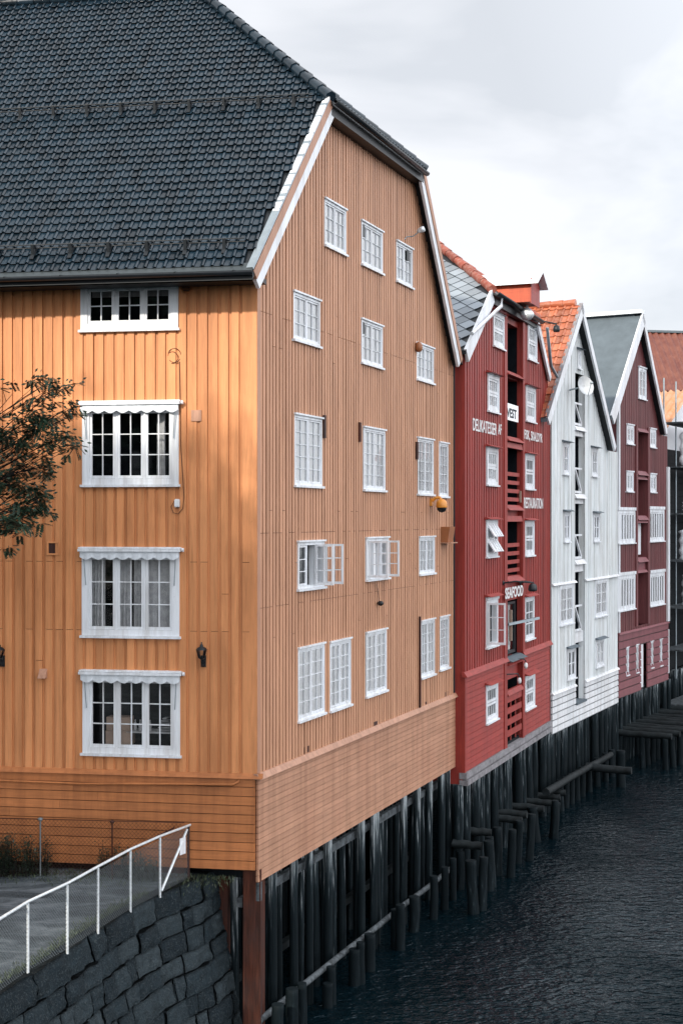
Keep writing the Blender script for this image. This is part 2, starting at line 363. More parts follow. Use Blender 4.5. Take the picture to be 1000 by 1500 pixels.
def tiles(mb, P0, a, b_, n, lo, hi, b0, b1, pw, ph, amp=.036, lift=.032):
    prof = [(0, 0), (.07, .8), (.17, 1), (.27, .85), (.36, .1), (.60, 0), (1.0, .06)]
    nr = int(math.ceil((b1 - b0) / ph))
    for r in range(nr):
        bb = b0 + r * ph; bt = min(bb + ph, b1); mid = (bb + bt) / 2
        l, h = lo(mid), hi(mid)
        c0 = int(math.floor(l / pw)); c1 = int(math.ceil(h / pw))
        for c in range(c0, c1):
            x = c * pw
            if x + pw * .5 < l or x + pw * .5 > h: continue
            j = random.uniform(-.004, .004); jl = random.uniform(-.003, .004)
            vs = []
            for (bv, lf) in ((bb - .03 + j, lift + jl), (bt, 0)):
                for u, k in prof: vs.append(P0 + a * (x + u * pw) + b_ * bv + n * (k * amp + lf + .01))
            for u, k in prof: vs.append(P0 + a * (x + u * pw) + b_ * (bb + .015 + j) + n * (k * amp * .6 + lift * .2 + jl - .006))
            vs += vs[:len(prof)]
            m_ = len(prof); fs = [(i, i + 1, m_ + i + 1, m_ + i) for i in range(m_ - 1)]
            fs2 = [(2 * m_ + i, 2 * m_ + i + 1, 3 * m_ + i + 1, 3 * m_ + i) for i in range(m_ - 1)]
            mb.add(vs, fs, True); k0 = len(mb.v) - len(vs)
            mb.f += [tuple(i + k0 for i in f) for f in fs2]; mb.smooth += [False] * len(fs2)
def caps(mb, A, B, r=.11, ln=.36, n=7):
    A = Vector(A); B = Vector(B); v_ = B - A; k = max(1, int(v_.length / ln)); st = v_ / k
    for i in range(k): mb.tube([A + st * i - v_.normalized() * .03, A + st * (i + 1)], r * random.uniform(1.0, 1.06), n, r * .82)

# ------------------------------------------------------------------ windows
def sash(fr_, gl_, F, s0, s1, z0, z1, d, pc, pr, sw=.045, mw=.02, th=.035):
    fr_.box(F, s0, s1, z0, z0 + sw * 1.2, d - th, d); fr_.box(F, s0, s1, z1 - sw, z1, d - th, d)
    fr_.box(F, s0, s0 + sw, z0 + sw * 1.2, z1 - sw, d - th, d); fr_.box(F, s1 - sw, s1, z0 + sw * 1.2, z1 - sw, d - th, d)
    a, b_, c, e_ = s0 + sw, s1 - sw, z0 + sw * 1.2, z1 - sw
    for i in range(1, pc):
        x = a + (b_ - a) * i / pc; fr_.box(F, x - mw / 2, x + mw / 2, c, e_, d - th + .004, d - .003)
    for i in range(1, pr):
        z = c + (e_ - c) * i / pr; fr_.box(F, a, b_, z - mw / 2, z + mw / 2, d - th + .006, d - .005)
    if gl_ is not None: P = F.P; y = d - th + .012; gl_.add([P(a, c, y), P(b_, c, y), P(b_, e_, y), P(a, e_, y)], [(0, 1, 2, 3)])
def window(F, r, root, nc=2, pc=1, pr=3, case=.06, d=.05, blind='blind', sill=True, head=.06, mat='wpaint', sashes=None, hood=None, sw=.04, mw=.018, mull=.03, room=.6):
    s0, s1, z0, z1 = r; fr_, gl_ = MB(), MB()
    fr_.box(F, s0, s0 + case, z0, z1, -.10, d); fr_.box(F, s1 - case, s1, z0, z1, -.10, d)
    fr_.box(F, s0 + case, s1 - case, z0, z0 + case * .8, -.10, d - .002); fr_.box(F, s0 + case, s1 - case, z1 - case, z1, -.10, d - .002)
    a, b_, c, e_ = s0 + case, s1 - case, z0 + case * .8, z1 - case
    w_ = (b_ - a - mull * (nc - 1)) / nc
    for i in range(nc):
        x = a + i * (w_ + mull)
        if i: fr_.box(F, x - mull, x, c, e_, -.09, d - .012)
        if sashes is None or sashes[i]: sash(fr_, gl_, F, x + .003, x + w_ - .003, c + .003, e_ - .003, d - .018, pc, pr, sw, mw)
    o = fr_.build('window', M[mat], root)
    if gl_.v: gl_.build('pane', M['glass'], o, normals=False)
    P = F.P
    if blind:
        bl = MB(); y = d - .052; k = max(6, int((b_ - a) / .05)); m_ = []
        for i in range(k + 1):
            x = a - .02 + (b_ - a + .04) * i / k; dd = y - .002 * (i % 2) - (.002 * math.sin(i * 1.7))
            m_ += [P(x, c - .02, dd), P(x, e_ + .02, dd)]
        bl.add(m_, [(2 * i, 2 * i + 2, 2 * i + 3, 2 * i + 1) for i in range(k)], True)
        bl.build('blind', M[blind], o, normals=False)
    iw = MB(); iw.box(F, a - .5, b_ + .5, c - .3, e_ + .1, -room - .03, -room); iw.build('room_wall', M['inner'], o)
    if sill:
        sl = MB(); sl.box(F, s0 - .03, s1 + .03, z0 - .045, z0 - .002, -.02, d + .045); sl.build('sill', M[mat], o)
        sl = MB(); sl.box(F, s0 - .02, s1 + .02, z1 + .002, z1 + head, -.02, d + .035); sl.build('head_board', M[mat], o)
    if hood:
        h = MB(); h.lap(F, s0 - .08, s1 + .08, z1 + head, z1 + head + .06, 0, .06, .22); h.build('hood', M[hood], o)
    return o

# ------------------------------------------------------------------ frames of the four facades
C0 = Vector((-1.47, 23.53, 0)); G_g = Vector((.3654, .9309, 0)).normalized(); G_n = Vector((G_g.y, -G_g.x, 0))
G = Fr(C0, G_g, G_n)
l_dir = Vector((-.9877, .1564, 0)).normalized(); FL = Fr(C0, l_dir, (-l_dir.y, l_dir.x, 0))
if FL.n.y > 0: FL.n = -FL.n
RD = Fr(C0 + G_n * .25, G_g, G_n)
w0 = RD.P(RD.s(806), 0, .05); W_g = Vector((960, 2000, 0)).normalized(); WH = Fr(w0, W_g, (W_g.y, -W_g.x, 0))
p0 = WH.P(WH.s(903.5), 0, -.1); P_g = Vector((1100, 2000, 0)).normalized(); PU = Fr(p0, P_g, (P_g.y, -P_g.x, 0))
def skirt(name, F, s0, s1, z0, z1, pitch, mat, root, dark, **kw):
    mb, bk = MB(), MB(); clad_h(mb, F, s0, s1, z0, z1, pitch, back=bk, **kw); o = mb.build(name, M[mat], root); bk.build('joint_shadow_strip', M[dark], o); return o
#BUILDINGS
# ================================================================== ground, water
def sheet(name, pts, z, mat, kind='structure', sub=None):
    mb = MB(); mb.add([(x, y, z) for x, y in pts], [tuple(range(len(pts)))]); o = mb.build(name, mat, normals=False)
    if o.data.polygons[0].normal.z < 0: o.data.flip_normals()
    return tag(o, kind=kind)
sheet('water', [(-400, -400), (1800, -400), (1800, 2200), (-400, 2200)], 0, M['water'])
# ================================================================== orange warehouse
OW = thing('timber_warehouse', C0, 'big ochre timber warehouse with dark tiled half-hip roof, filling the left side', 'warehouse')
T = 4.86; BOT = 3.24
PR = [(-.735, 13.45), (2.71, 17.3), (8.55, 17.3), (11.6, 13.32)]; OE = .28; pf = interp(PR)
gw = [  # photo rectangles of the gable windows: x0,x1,ytop,ybottom (at x0), kind
 (473.2, 504.5, 291, 358, 'a'), (527.3, 558.2, 323.5, 386, 'a'), (578.3, 602, 353, 410.5, 'a'),
 (427.5, 466.5, 427, 496, 'a'), (527.3, 558.2, 467.5, 530, 'a'), (608.2, 633, 502.5, 554.5, 'a'),
 (429, 469.5, 607, 710, 'b'), (530.5, 562, 626, 716.5, 'b'), (609.5, 632.8, 641.5, 723, 'b'), (641.2, 654.5, 648.5, 726.5, 'n'),
 (433, 472, 794.5, 863, 'open'), (533.5, 566, 789, 849, 'open'), (612, 634.5, 787.5, 841, 'c'),
 (434.5, 473, 951, 1056, 'b'), (481, 511.5, 942, 1041, 'b'), (534, 564, 928, 1020, 'b'), (614.3, 634.5, 911, 993, 'b'), (642, 655.5, 905, 981, 'n')]
grects = [G.rect(x0, x1, a, b_) for x0, x1, a, b_, k in gw]
sE = G.s(662)
mb, mu = MB(), MB()
holes = [(r[0] + .03, r[1] - .03, r[2] + .03, r[3] - .03) for r in grects]
clad_v(mb, mu, G, .10, sE, lambda s: T + .03, lambda s: pf(s) - .16, holes, .142, .093, d=.028, joints=(9.05, 7.75, 12.9), breaks=(PR[1][0], PR[2][0]))
mb.build('gable_cladding', M['gable'], OW); mu.build('cladding_groove', M['gable_dark'], OW)
sK = G.s(670)
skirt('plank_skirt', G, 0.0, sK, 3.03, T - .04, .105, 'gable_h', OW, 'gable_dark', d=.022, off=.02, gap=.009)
mb = MB(); mb.lap(G, -.06, sK + .05, T - .05, T + .05, -.02, .05, .11); mb.build('water_board', M['trim_tan'], OW)
mb = MB(); mb.box(G, -.012, .10, T + .03, 13.9, -.05, .034); mb.build('corner_board', M['trim_tan'], OW)
# side facing the camera
LEN = 11.0
lw = [(119.5, 262, 413.5, 484, 2), (122, 263, 592, 710, 3), (121.5, 264, 805, 930, 3), (122.5, 265, 984, 1102, 3)]
lrects = [FL.rect(x0, x1, a, b_) for x0, x1, a, b_, k in lw]
# a second column of windows outside the frame, further along the same wall
lr2 = [(r[0] + 4.6, r[1] + 4.6, r[2], r[3]) for r in lrects]
holes = [(r[0] + .05, r[1] - .05, r[2] + .05, r[3] - .05) for r in lrects + lr2]
mb, mu = MB(), MB()
clad_v(mb, mu, FL, .11, LEN, lambda s: T + .03, lambda s: 13.85, holes, .187, .128, d=.030, joints=(8.55, 7.35))
mb.build('side_cladding', M['ochre'], OW); mu.build('side_groove_board', M['ochre'], OW)
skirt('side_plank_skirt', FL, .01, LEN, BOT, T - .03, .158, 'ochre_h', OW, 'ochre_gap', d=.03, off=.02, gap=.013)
mb = MB(); mb.lap(FL, -.12, LEN, T - .03, T + .05, -.02, .04, .1); mb.build('side_water_board', M['ochre_h'], OW)
mb = MB(); mb.box(FL, -.022, .11, T + .03, 13.85, -.05, .03); mb.build('side_corner_board', M['ochre'], OW)
# service pipe under the water board
a = FL.at(350, 1148); z = a[1]
mb = MB(); mb.tube([FL.P(FL.s(0) + 3, z - .03, .09), FL.P(FL.s(120), z - .07, .09), FL.P(FL.s(200), z - .04, .09), FL.P(FL.s(343), z, .09), FL.P(FL.s(350), z + .04, .07), FL.P(FL.s(351), z + .10, .03)], .022, 8)
mb.build('conduit_pipe', M['ochre_h'], OW)
# body behind: floors, back walls
mb = MB()
mb.box(FL, .05, LEN, BOT + .03, BOT + .2, -11.8, -.05)
mb.box(G, .1, 11.8, 3.06, 3.24, -6, -.03)
mb.build('floor_slab', M['darkwood'], OW)
mb = MB(); mb.box(FL, LEN - .2, LEN - .02, BOT + .2, 13.8, -12, -.05); mb.box(FL, .1, LEN, BOT + .2, 13.5, -12, -11.85)
mb.build('rear_wall', M['ochre'], OW)
mb = MB(); mb.box(G, sE - .12, sE, 3.03, 13.6, -6, -.012); mb.build('end_wall', M['darkwood'], OW)
mb = MB(); mb.box(G, 1.0, 11.2, 5, 12.5, -1.3, -1.2); mb.box(FL, 1.3, LEN - .3, 5, 13, -1.3, -1.2); mb.build('inner_partition', M['inner'], OW)
mb = MB(); s = G.s(665.5); mb.tube([G.P(s, 13.2, -.02), G.P(s, 4.9, -.02)], .09, 8); mb.build('downpipe', M['black'], OW)
# windows
for (x0, x1, a, b_, k), r in zip(gw, grects):
    w_ = r[1] - r[0]
    if k == 'a': o = window(G, r, OW, nc=2, pc=2, pr=4 if r[3] - r[2] > .95 else 3, case=.05, d=.035, head=.035, sw=.03, mw=.012)
    elif k == 'b': o = window(G, r, OW, nc=2, pc=2, pr=5, case=.05, d=.035, head=.035, sw=.03, mw=.012)
    elif k == 'c': o = window(G, r, OW, nc=2, pc=2, pr=3, case=.05, d=.035, head=.035, sw=.03, mw=.012)
    elif k == 'n': o = window(G, r, OW, nc=1, pc=3, pr=5, case=.045, d=.035, head=.035, sw=.03, mw=.012)
    else:
        o = window(G, r, OW, nc=3, pc=1, pr=3, case=.06, d=.05, head=.035, sw=.035, sashes=[x0 < 500, False, False], blind=None)
        for hx in ((458, 472.5) if x0 < 500 else (536, 553)):
            hs = G.s(hx); ang = R(6); ax = (G.n * math.cos(ang) + G.g * math.sin(ang))
            F2 = Fr(G.P(hs, 0, .055), ax, G.g.copy()); F2.n = Vector((ax.y, -ax.x, 0))
            f1, g1 = MB(), MB(); sash(f1, g1, F2, 0, .36 if x0 < 500 else .42, r[2] + .04, r[3] - .05, .015, 2, 3, .04, .018, .03)
            so = f1.build('casement_leaf', M['wpaint'], o); g1.build('leaf_pane', M['glass'], o, normals=False)
        if x0 > 500:
            cu = MB(); cu.box(G, r[0] + .1, r[1] - .5, r[2] + .06, r[3] - .06, -.08, -.07); cu.build('curtain', M['blind'], o)
# little dark vent flaps in three of the panes
for (px, py) in ((532, 338), (597.5, 374), (532, 480)):
    s, z = G.at(px, py, .03); mb = MB(); mb.box(G, s - .085, s + .085, z - .12, z + .12, .012, .03); mb.build('vent_flap', M['black'], OW)
# side windows with their awnings
def drape(mb, F, s0, s1, z0, z1, d, amp, k, sc_=0):
    n = k * 10; vs = []; rows = 4
    for j in range(rows + 1):
        for i in range(n + 1):
            x = s0 + (s1 - s0) * i / n; ph = i / 10
            low = z0 - sc_ * abs(math.sin(math.pi * ph)) if sc_ else z0
            z = z1 + (low - z1) * j / rows
            vs.append(F.P(x, z, d + amp * math.sin(ph * 2 * math.pi + .6 * math.sin(i)) * j / rows))
    mb.add(vs, [(j * (n + 1) + i, j * (n + 1) + i + 1, (j + 1) * (n + 1) + i + 1, (j + 1) * (n + 1) + i) for j in range(rows) for i in range(n)], True)
for q, r in enumerate(lrects + lr2):
    q4 = q % 4
    o = window(FL, r, OW, nc=3, pc=2, pr=lw[q4][4], case=.13, d=.05, blind=None, head=.05, sw=.042, mw=.018, mull=.035, room=1.0)
    if q4:
        mb = MB(); mb.box(FL, r[0] - .04, r[1] + .04, r[3] - .03, r[3] + .015, .03, .16); mb.box(FL, r[0] - .04, r[1] + .04, r[3] + .02, r[3] + .045, .03, .13)
        mb.tube([FL.P(r[0] - .06, r[3], .09), FL.P(r[0] - .09, r[3], .09)], .035, 8)
        mb.build('awning_cassette', M['wpaint'], o)
        mb = MB(); drape(mb, FL, r[0] - .01, r[1] + .01, r[3] - .13, r[3] - .02, .13, .012, 8, .045); mb.build('awning_valance', M['awning'], o, normals=False)
        for s in (r[0] + .055, r[1] - .055):
            mb = MB(); mb.tube([FL.P(s, r[3] - .12, .10), FL.P(s + (.03 if s < sum(r[:2]) / 2 else -.03), r[3] - .62, .075)], .009, 6)
            mb.build('awning_arm', M['zinc'], o)
    if q4 in (1, 2):
        cu = MB(); m3 = (r[1] - r[0]) / 3
        rng = [(r[0] + .14, r[0] + .62), (r[0] + .64, r[0] + .88), (r[1] - .85, r[1] - .60), (r[1] - .36, r[1] - .13)] if q4 == 2 else [(r[0] + .3, r[0] + .45)]
        for (u, v_) in rng: drape(cu, FL, u, v_, r[2] + .12, r[3] - .08, -.16, .03, 4)
        cu.build('curtain', M['curtain'], o, normals=False)
    elif q4 == 0:
        cu = MB()
        for i in range(9): z = r[3] - .16 - i * .012; cu.box(FL, r[0] + .16, r[1] - .16, z, z + .004, -.14, -.1)
        cu.build('venetian_blind', M['curtain'], o)
    else:
        # cartons and shelf goods behind the glass
        bx = MB(); x0 = r[1] - .50; bx.box(FL, x0 - .30, x0 + .16, r[2] + .12, r[2] + .36, -.45, -.2); bx.box(FL, x0 - .28, x0 + .15, r[2] + .365, r[2] + .60, -.45, -.21)
        bx.build('carton', M['box'], o)
        bx = MB(); bx.box(FL, r[0] + .15, r[0] + 1.05, r[2] + .33, r[2] + .355, -.6, -.2)
        for i in range(6): bx.box(FL, r[0] + .2 + .03 * i, r[0] + .52 - .02 * i, r[2] + .37 + i * .04, r[2] + .385 + i * .04, -.5, -.3)
        for i in range(4): bx.lathe(FL.P(r[0] + .66 + .09 * i, r[2] + .356, -.35), [(.03, 0), (.03, .1 + .02 * (i % 2)), (.012, .15), (.012, .19), (0, .19)], 8)
        bx.build('shelf', M['curtain'], o)
# ---- roof
ev0 = G.P(*PR[0], OE); tl = G.P(*PR[1], OE); trr = G.P(*PR[2], OE); ev1 = G.P(*PR[3], OE)
sm = (PR[1][0] + PR[2][0]) / 2; RZ = PR[1][1] + (sm - PR[1][0]) * (PR[1][1] - PR[0][1]) / (PR[1][0] - PR[0][0]); SET = 3.95
r0 = G.P(sm, RZ, OE) + l_dir * SET; r1 = G.P(sm, RZ, OE) + l_dir * 14; e0b = ev0 + l_dir * 14; e1b = ev1 + l_dir * 14
mb = MB(); th = Vector((0, 0, -.14))
for poly in ([ev0, e0b, r1, r0, tl], [trr, r0, r1, e1b, ev1], [tl, r0, trr]):
    poly = [p_ + Vector((0, 0, -.02)) for p_ in poly]; k = len(poly); mb.add(poly + [p_ + th for p_ in poly], [tuple(range(k)), tuple(range(2 * k - 1, k - 1, -1))] + [(i, (i + 1) % k, k + (i + 1) % k, k + i) for i in range(k)])
deck = mb.build('roof', M['black'], OW)
a_, b_, n_ = roof_plane(ev0, l_dir, r0)
def ab(p_): v_ = p_ - ev0; return v_.dot(a_), v_.dot(b_)
A0, A1, A2 = ab(ev0), ab(tl), ab(r0)
lo = lambda b: (A0[0] + (A1[0] - A0[0]) * b / A1[1]) + .15 if b < A1[1] else A1[0] + (A2[0] - A1[0]) * (b - A1[1]) / (A2[1] - A1[1])
mb = MB(); tiles(mb, ev0, a_, b_, n_, lo, lambda b: 13.9, .10, A2[1] - .03, .166, .222); mb.build('roof_tiling', M['tile_dark'], deck, normals=False)
ah, bh, nh = roof_plane(tl, G_g, r0)
mb = MB(); W2 = (trr - tl).length; Bh = (r0 - tl).dot(bh); ra = (r0 - tl).dot(ah)
tiles(mb, tl, ah, bh, nh, lambda b: ra * b / Bh, lambda b: W2 + (ra - W2) * b / Bh, .02, Bh, .166, .25); mb.build('hip_tiling', M['tile_dark'], deck, normals=False)
up = Vector((0, 0, .05))
mb = MB(); caps(mb, tl + up - b_ * .05, r0 + up, .12, .34); caps(mb, trr + up, r0 + up, .11, .36); caps(mb, r0 + up, r1 + up, .12, .36)
mb.build('ridge_tile', M['tile_dark'], deck)
# verge: flaking white flashing, tan board, white bargeboard on both rakes
for (A, B, sgn) in ((PR[0], PR[1], 1), (PR[3], PR[2], -1)):
    for nm, mt, o0, o1, d0, d1 in (('verge_board', 'trim_tan', .0, .17, OE - .04, OE + .015), ('bargeboard', 'wpaint', .175, .37, OE - .07, OE - .005)):
        mb = MB(); A2_, B2_ = Vector(A), Vector(B)
        band(mb, G, A2_ + Vector((.02 * sgn, -.02)), B2_, o0 * sgn, o1 * sgn, d0, d1); mb.build(nm, M[mt], OW)
    mb = MB(); band(mb, G, A, B, .02 * sgn, .10 * sgn, -.02, OE - .05); mb.build('soffit', M['black'], OW)
mb = MB(); band(mb, G, Vector(PR[0]), Vector(PR[1]), -.055, -.004, OE - .10, OE + .02); vf = mb.build('verge_flashing', M['zinc'], OW)
mb = MB(); A = Vector(PR[0]); B = Vector(PR[1]); t_ = .30
while t_ < .985:
    ln = random.uniform(.03, .10) if t_ > .5 else random.uniform(.008, .02)
    wv = random.uniform(.025, .04) if t_ > .5 else .015
    band(mb, G, A.lerp(B, t_), A.lerp(B, min(.99, t_ + ln)), -.055 - .004, -.055 - .004 + wv, OE - .09, OE + .026); t_ += ln + random.uniform(.002, .02)
mb.build('flaking_paint', M['wpaint'], vf)
# gutters
def gutter(mb, p_, q_, r=.065):
    p_ = Vector(p_); q_ = Vector(q_); a = (q_ - p_).normalized(); x = Vector((a.y, -a.x, 0)).normalized(); vs = []; n = 8
    for e_ in (p_, q_):
        for rr in (r, r * .88):
            for j in range(n + 1): th_ = math.pi * j / n; vs.append(e_ + x * rr * math.cos(th_) - Vector((0, 0, rr * math.sin(th_))))
    m_ = n + 1; fs = []
    for j in range(n):
        fs += [(j, j + 1, 2 * m_ + j + 1, 2 * m_ + j), (m_ + j, 3 * m_ + j, 3 * m_ + j + 1, m_ + j + 1), (j, m_ + j, m_ + j + 1, j + 1), (2 * m_ + j, 2 * m_ + j + 1, 3 * m_ + j + 1, 3 * m_ + j)]
    fs += [(0, 2 * m_, 3 * m_, m_), (n, m_ + n, 3 * m_ + n, 2 * m_ + n)]
    mb.add(vs, fs, True)
ev_out = FL.n
mb = MB(); g0 = ev0 + ev_out * .07 + Vector((0, 0, -.03)); gutter(mb, g0 - l_dir * .02, g0 + l_dir * 14, .07)
for i in range(14): mb.bar(g0 + l_dir * (.3 + i) + ev_out * .075, g0 + l_dir * (.3 + i) - ev_out * .12 + Vector((0, 0, .03)), .02)
mb.build('gutter', M['black'], OW)
mb = MB(); P_ = ev0 + n_ * .03
mb.hexa([P_ - b_ * .04, P_ - b_ * .04 + l_dir * 14, P_ + b_ * .15 + l_dir * 14, P_ + b_ * .15] + [q_ - n_ * .03 for q_ in (P_ - b_ * .04, P_ - b_ * .04 + l_dir * 14, P_ + b_ * .15 + l_dir * 14, P_ + b_ * .15)])
mb.build('eave_flashing', M['lead'], OW)
mb = MB(); mb.box(FL, -.18, LEN, 13.33, 13.42, -.02, .42); mb.build('eave_soffit', M['black'], OW)
mb = MB(); gutter(mb, G.P(PR[1][0], 17.24, OE + .1), G.P(PR[2][0] - .15, 17.20, OE + .1), .07); mb.build('hip_gutter', M['black'], OW)
mb = MB(); mb.box(G, PR[1][0] + .1, PR[2][0] - .1, 17.0, 17.2, -.02, OE); mb.build('hip_fascia', M['black'], OW)
# snow guards
for bb in (ab(ev0)[1] + .62, A1[1] - .12):
    rl = MB(); st = lo(bb) + .15
    for hgt in (.10, .17): rl.tube([ev0 + a_ * st + b_ * (bb + .02) + n_ * hgt, ev0 + a_ * 13.8 + b_ * (bb + .02) + n_ * hgt], .010, 6)
    so = rl.build('snow_guard', M['black'], OW)
    x = st + .35
    while x < 13.6:
        br = MB(); q_ = ev0 + a_ * x + b_ * bb; br.bar(q_ + n_ * .03 - b_ * .12, q_ + n_ * .19, .05, .02); br.bar(q_ + n_ * .045 + b_ * .12, q_ + n_ * .19, .03, .02); br.bar(q_ + n_ * .05 - b_ * .22, q_ + n_ * .05 + b_ * .1, .07, .02); x += .68; br.build('guard_bracket', M['black'], so)
# vents, patches and stray cable on the camera-side wall
s, z = FL.at(274, 422); mb = MB(); c_ = FL.P(s, z, .03)
mb.lathe(c_, [(.105, 0), (.105, .03), (.085, .045), (.078, .02), (0, .02)], 20, FL.n); vo = mb.build('round_vent', M['ochre_h'], OW)
mb = MB()
for i in range(5): zz = z - .05 + i * .025; mb.box(FL, s - math.sqrt(max(.001, .07 ** 2 - (zz - z) ** 2)), s + math.sqrt(max(.001, .07 ** 2 - (zz - z) ** 2)), zz - .006, zz + .006, .052, .062)
mb.build('vent_slat', M['black'], vo)
for (px, py, wd, hg, mt, d) in ((288.5, 609, 15, 16, 'trim_tan', .045), (79.5, 803, 14, 15, 'rust', .03)):
    s, z = FL.at(px, py); k = .006; mb = MB(); mb.box(FL, s - wd * k, s + wd * k, z - hg * k, z + hg * k, .0, d); mb.build('cover_plate', M[mt], OW)
s, z = FL.at(79.5, 803); mb = MB()
for (x0, x1, y0, y1) in ((-.12, -.09, -.12, .12), (.09, .12, -.12, .12), (-.09, .09, .09, .12), (-.09, .09, -.12, -.09)): mb.box(FL, s + x0, s + x1, z + y0, z + y1, 0, .045)
mb.build('plate_frame', M['ochre'], OW)
s, z = FL.at(65, 986); mb = MB(); mb.lap(FL, s - .07, s + .07, z - .08, z + .08, 0, .03, .14); mb.build('vent_hood', M['trim_tan'], OW)
def wire(name, pts, r, root, mat='rust'):
    mb = MB(); mb.tube(pts, r, 5); return mb.build(name, M[mat], root)
def ring(F, px, py, rx, ry, a0=0, a1=340, d=.035):
    s, z = F.at(px, py); return [F.P(s + rx * math.cos(R(a)), z + ry * math.sin(R(a)), d + .01 * math.sin(a)) for a in range(a0, a1, 20)]
wire('cable_loop', ring(FL, 256.5, 521, .115, .125), .006, OW); wire('cable_loop', ring(FL, 253.5, 524, .10, .10, 60, 300), .006, OW)
pts = [FL.P(*FL.at(x, y), .05) for x, y in ((264, 530), (265, 580), (266, 650), (269, 700), (271, 728), (269, 745), (262, 753), (255, 751), (252, 742), (257, 734))]
wire('hanging_cable', pts, .006, OW)
s, z = FL.at(261, 737); mb = MB(); mb.box(FL, s - .045, s + .045, z - .06, z + .06, .02, .08); mb.box(FL, s - .035, s + .035, z - .07, z + .07, .02, .07); mb.build('junction_box', M['wpaint'], OW)
# gable bits: small boxes beside windows, downspout stub, hole patches
for (px, py, hh) in ((471.5, 625, .22), (523.5, 633, .2), (607.5, 660, .2)):
    s, z = G.at(px, py); mb = MB(); mb.box(G, s - .04, s + .05, z - hh, z + hh, .02, .07); mb.build('shutter_stay', M['rust'], OW)
s, z0 = G.at(611.5, 903); _, z1 = G.at(611.5, 1036); mb = MB(); mb.box(G, s - .035, s + .035, z1, z0, .02, .075); mb.build('cable_trunking', M['rust'], OW)
for (px, py) in ((447, 1098), (548, 1061), (623, 1031), (652, 1017)):
    s, z = G.at(px, py); mb = MB(); mb.box(G, s - .10, s + .12, z - .06, z + .06, .02, .03); mb.build('patch_plate', M['rust'], OW)
# ---- things fixed to the orange house
def lantern(px, py, label):
    s, z = FL.at(px, py); root = thing('wall_lantern', FL.P(s, z - .2, .03), label, 'lantern', 'black wall lanterns')
    mb = MB(); mb.box(FL, s - .045, s + .045, z - .22, z - .02, .02, .05); mb.tube([FL.P(s, z - .18, .05), FL.P(s, z - .20, .12), FL.P(s, z - .12, .17), FL.P(s, z - .06, .17)], .016, 8)
    mb.lathe(FL.P(s, z - .12, .06), [(.0, -.02), (.03, 0), (.02, .03), (.035, .05), (0, .06)], 8); mb.build('bracket', M['black'], root)
    mb = MB(); c_ = FL.P(s, z - .06, .17); mb.lathe(c_, [(.02, -.02), (.045, 0), (.05, .01)], 6); mb.lathe(c_, [(.10, .145), (.075, .185), (.03, .205), (.028, .23), (.012, .25), (.012, .28), (0, .285)], 6)
    for j in range(6): a = 2 * math.pi * j / 6; dx = Vector((math.cos(a), math.sin(a), 0)); mb.bar(c_ + dx * .05 + Vector((0, 0, .005)), c_ + dx * .092 + Vector((0, 0, .15)), .009)
    mb.build('lamp_cage', M['black'], root)
    mb = MB(); mb.lathe(c_, [(.046, .008), (.084, .147)], 6); mb.build('lamp_glass', M['glass'], root)
lantern(299, 958, 'black wall lantern on ochre boards to the right of the lower windows')
lantern(5, 958, 'black wall lantern at the left edge of the ochre wall')
s, z = G.at(629, 735); root = thing('security_camera', G.P(s, z, .03), 'ochre dome security camera with dark lens under the small gable windows', 'security camera')
mb = MB(); mb.box(G, s - .06, s + .06, z - .10, z + .08, .02, .07); mb.tube([G.P(s, z + .02, .07), G.P(s, z + .09, .14), G.P(s, z + .10, .24), G.P(s, z + .04, .30)], .035, 8)
mb.lathe(G.P(s, z, .30), [(.05, .06), (.10, .03), (.13, -.03), (.135, -.12), (.13, -.14)], 14); mb.build('housing', M['yellow'], root)
mb = MB(); mb.lathe(G.P(s, z, .30), [(.12, -.14), (.11, -.19), (.07, -.24), (0, -.26)], 14); mb.build('lens_dome', M['black'], root)
s, z = G.at(644, 783); root = thing('junction_cabinet', G.P(s, z - .2, .03), 'brown box with slanted open side on the gable beside the drop', 'cabinet')
mb = MB(); mb.lap(G, s - .02, s + .42, z - .19, z + .19, .0, .26, .20); mb.build('casing', M['brown'], root)
mb = MB(); mb.box(G, s - .05, s + .50, z - .215, z - .192, .0, .30); mb.build('tray', M['trim_tan'], root)
s, z = G.at(592, 346); root = thing('floodlight', G.P(s, z, .02), 'small grey floodlight on a bent arm above the upper gable window', 'floodlight')
mb = MB(); mb.tube([G.P(s - .05, z - .08, .02), G.P(s, z - .02, .05), G.P(s + .03, z - .01, .20), G.P(s + .05, z + .08, .32)], .014, 6); mb.build('arm', M['zinc'], root)
mb = MB(); mb.lathe(G.P(s + .05, z + .10, .30), [(.02, -.02), (.05, .02), (.07, .10), (.06, .16), (0, .16)], 10, (G.n + Vector((0, 0, .3)))); mb.build('lamp_head', M['steel'], root)
s, z = G.at(607, 508); root = thingmesh('alarm_bell', (lambda m_: (m_.lathe(G.P(s, z - .09, .10), [(0, -.04), (.05, -.03), (.085, .02), (.085, .12), (.06, .17), (.02, .2), (0, .2)], 12), m_.box(G, s - .03, s + .03, z - .06, z + .08, .02, .08), m_)[2])(MB()), M['brown'], 'rounded brown bell fixed by the corner of the top gable window', 'bell', loc=G.P(s, z - .13, .1))
s, z = G.at(549, 862); s2, z2 = G.at(551.5, 884)
mb = MB(); mb.tube([G.P(s, z + .1, .04), G.P(s, z, .06), G.P(s + .06, z2 + .05, .07)], .006, 5); mb.lathe(G.P(s + .07, z2, .10), [(0, -.05), (.05, -.03), (.07, .01), (.05, .05), (0, .06)], 10)
thingmesh('hanging_lamp', mb, M['black'], 'small black round lamp hanging on a wire below the middle gable window', 'lamp', loc=G.P(s, z2, .1))
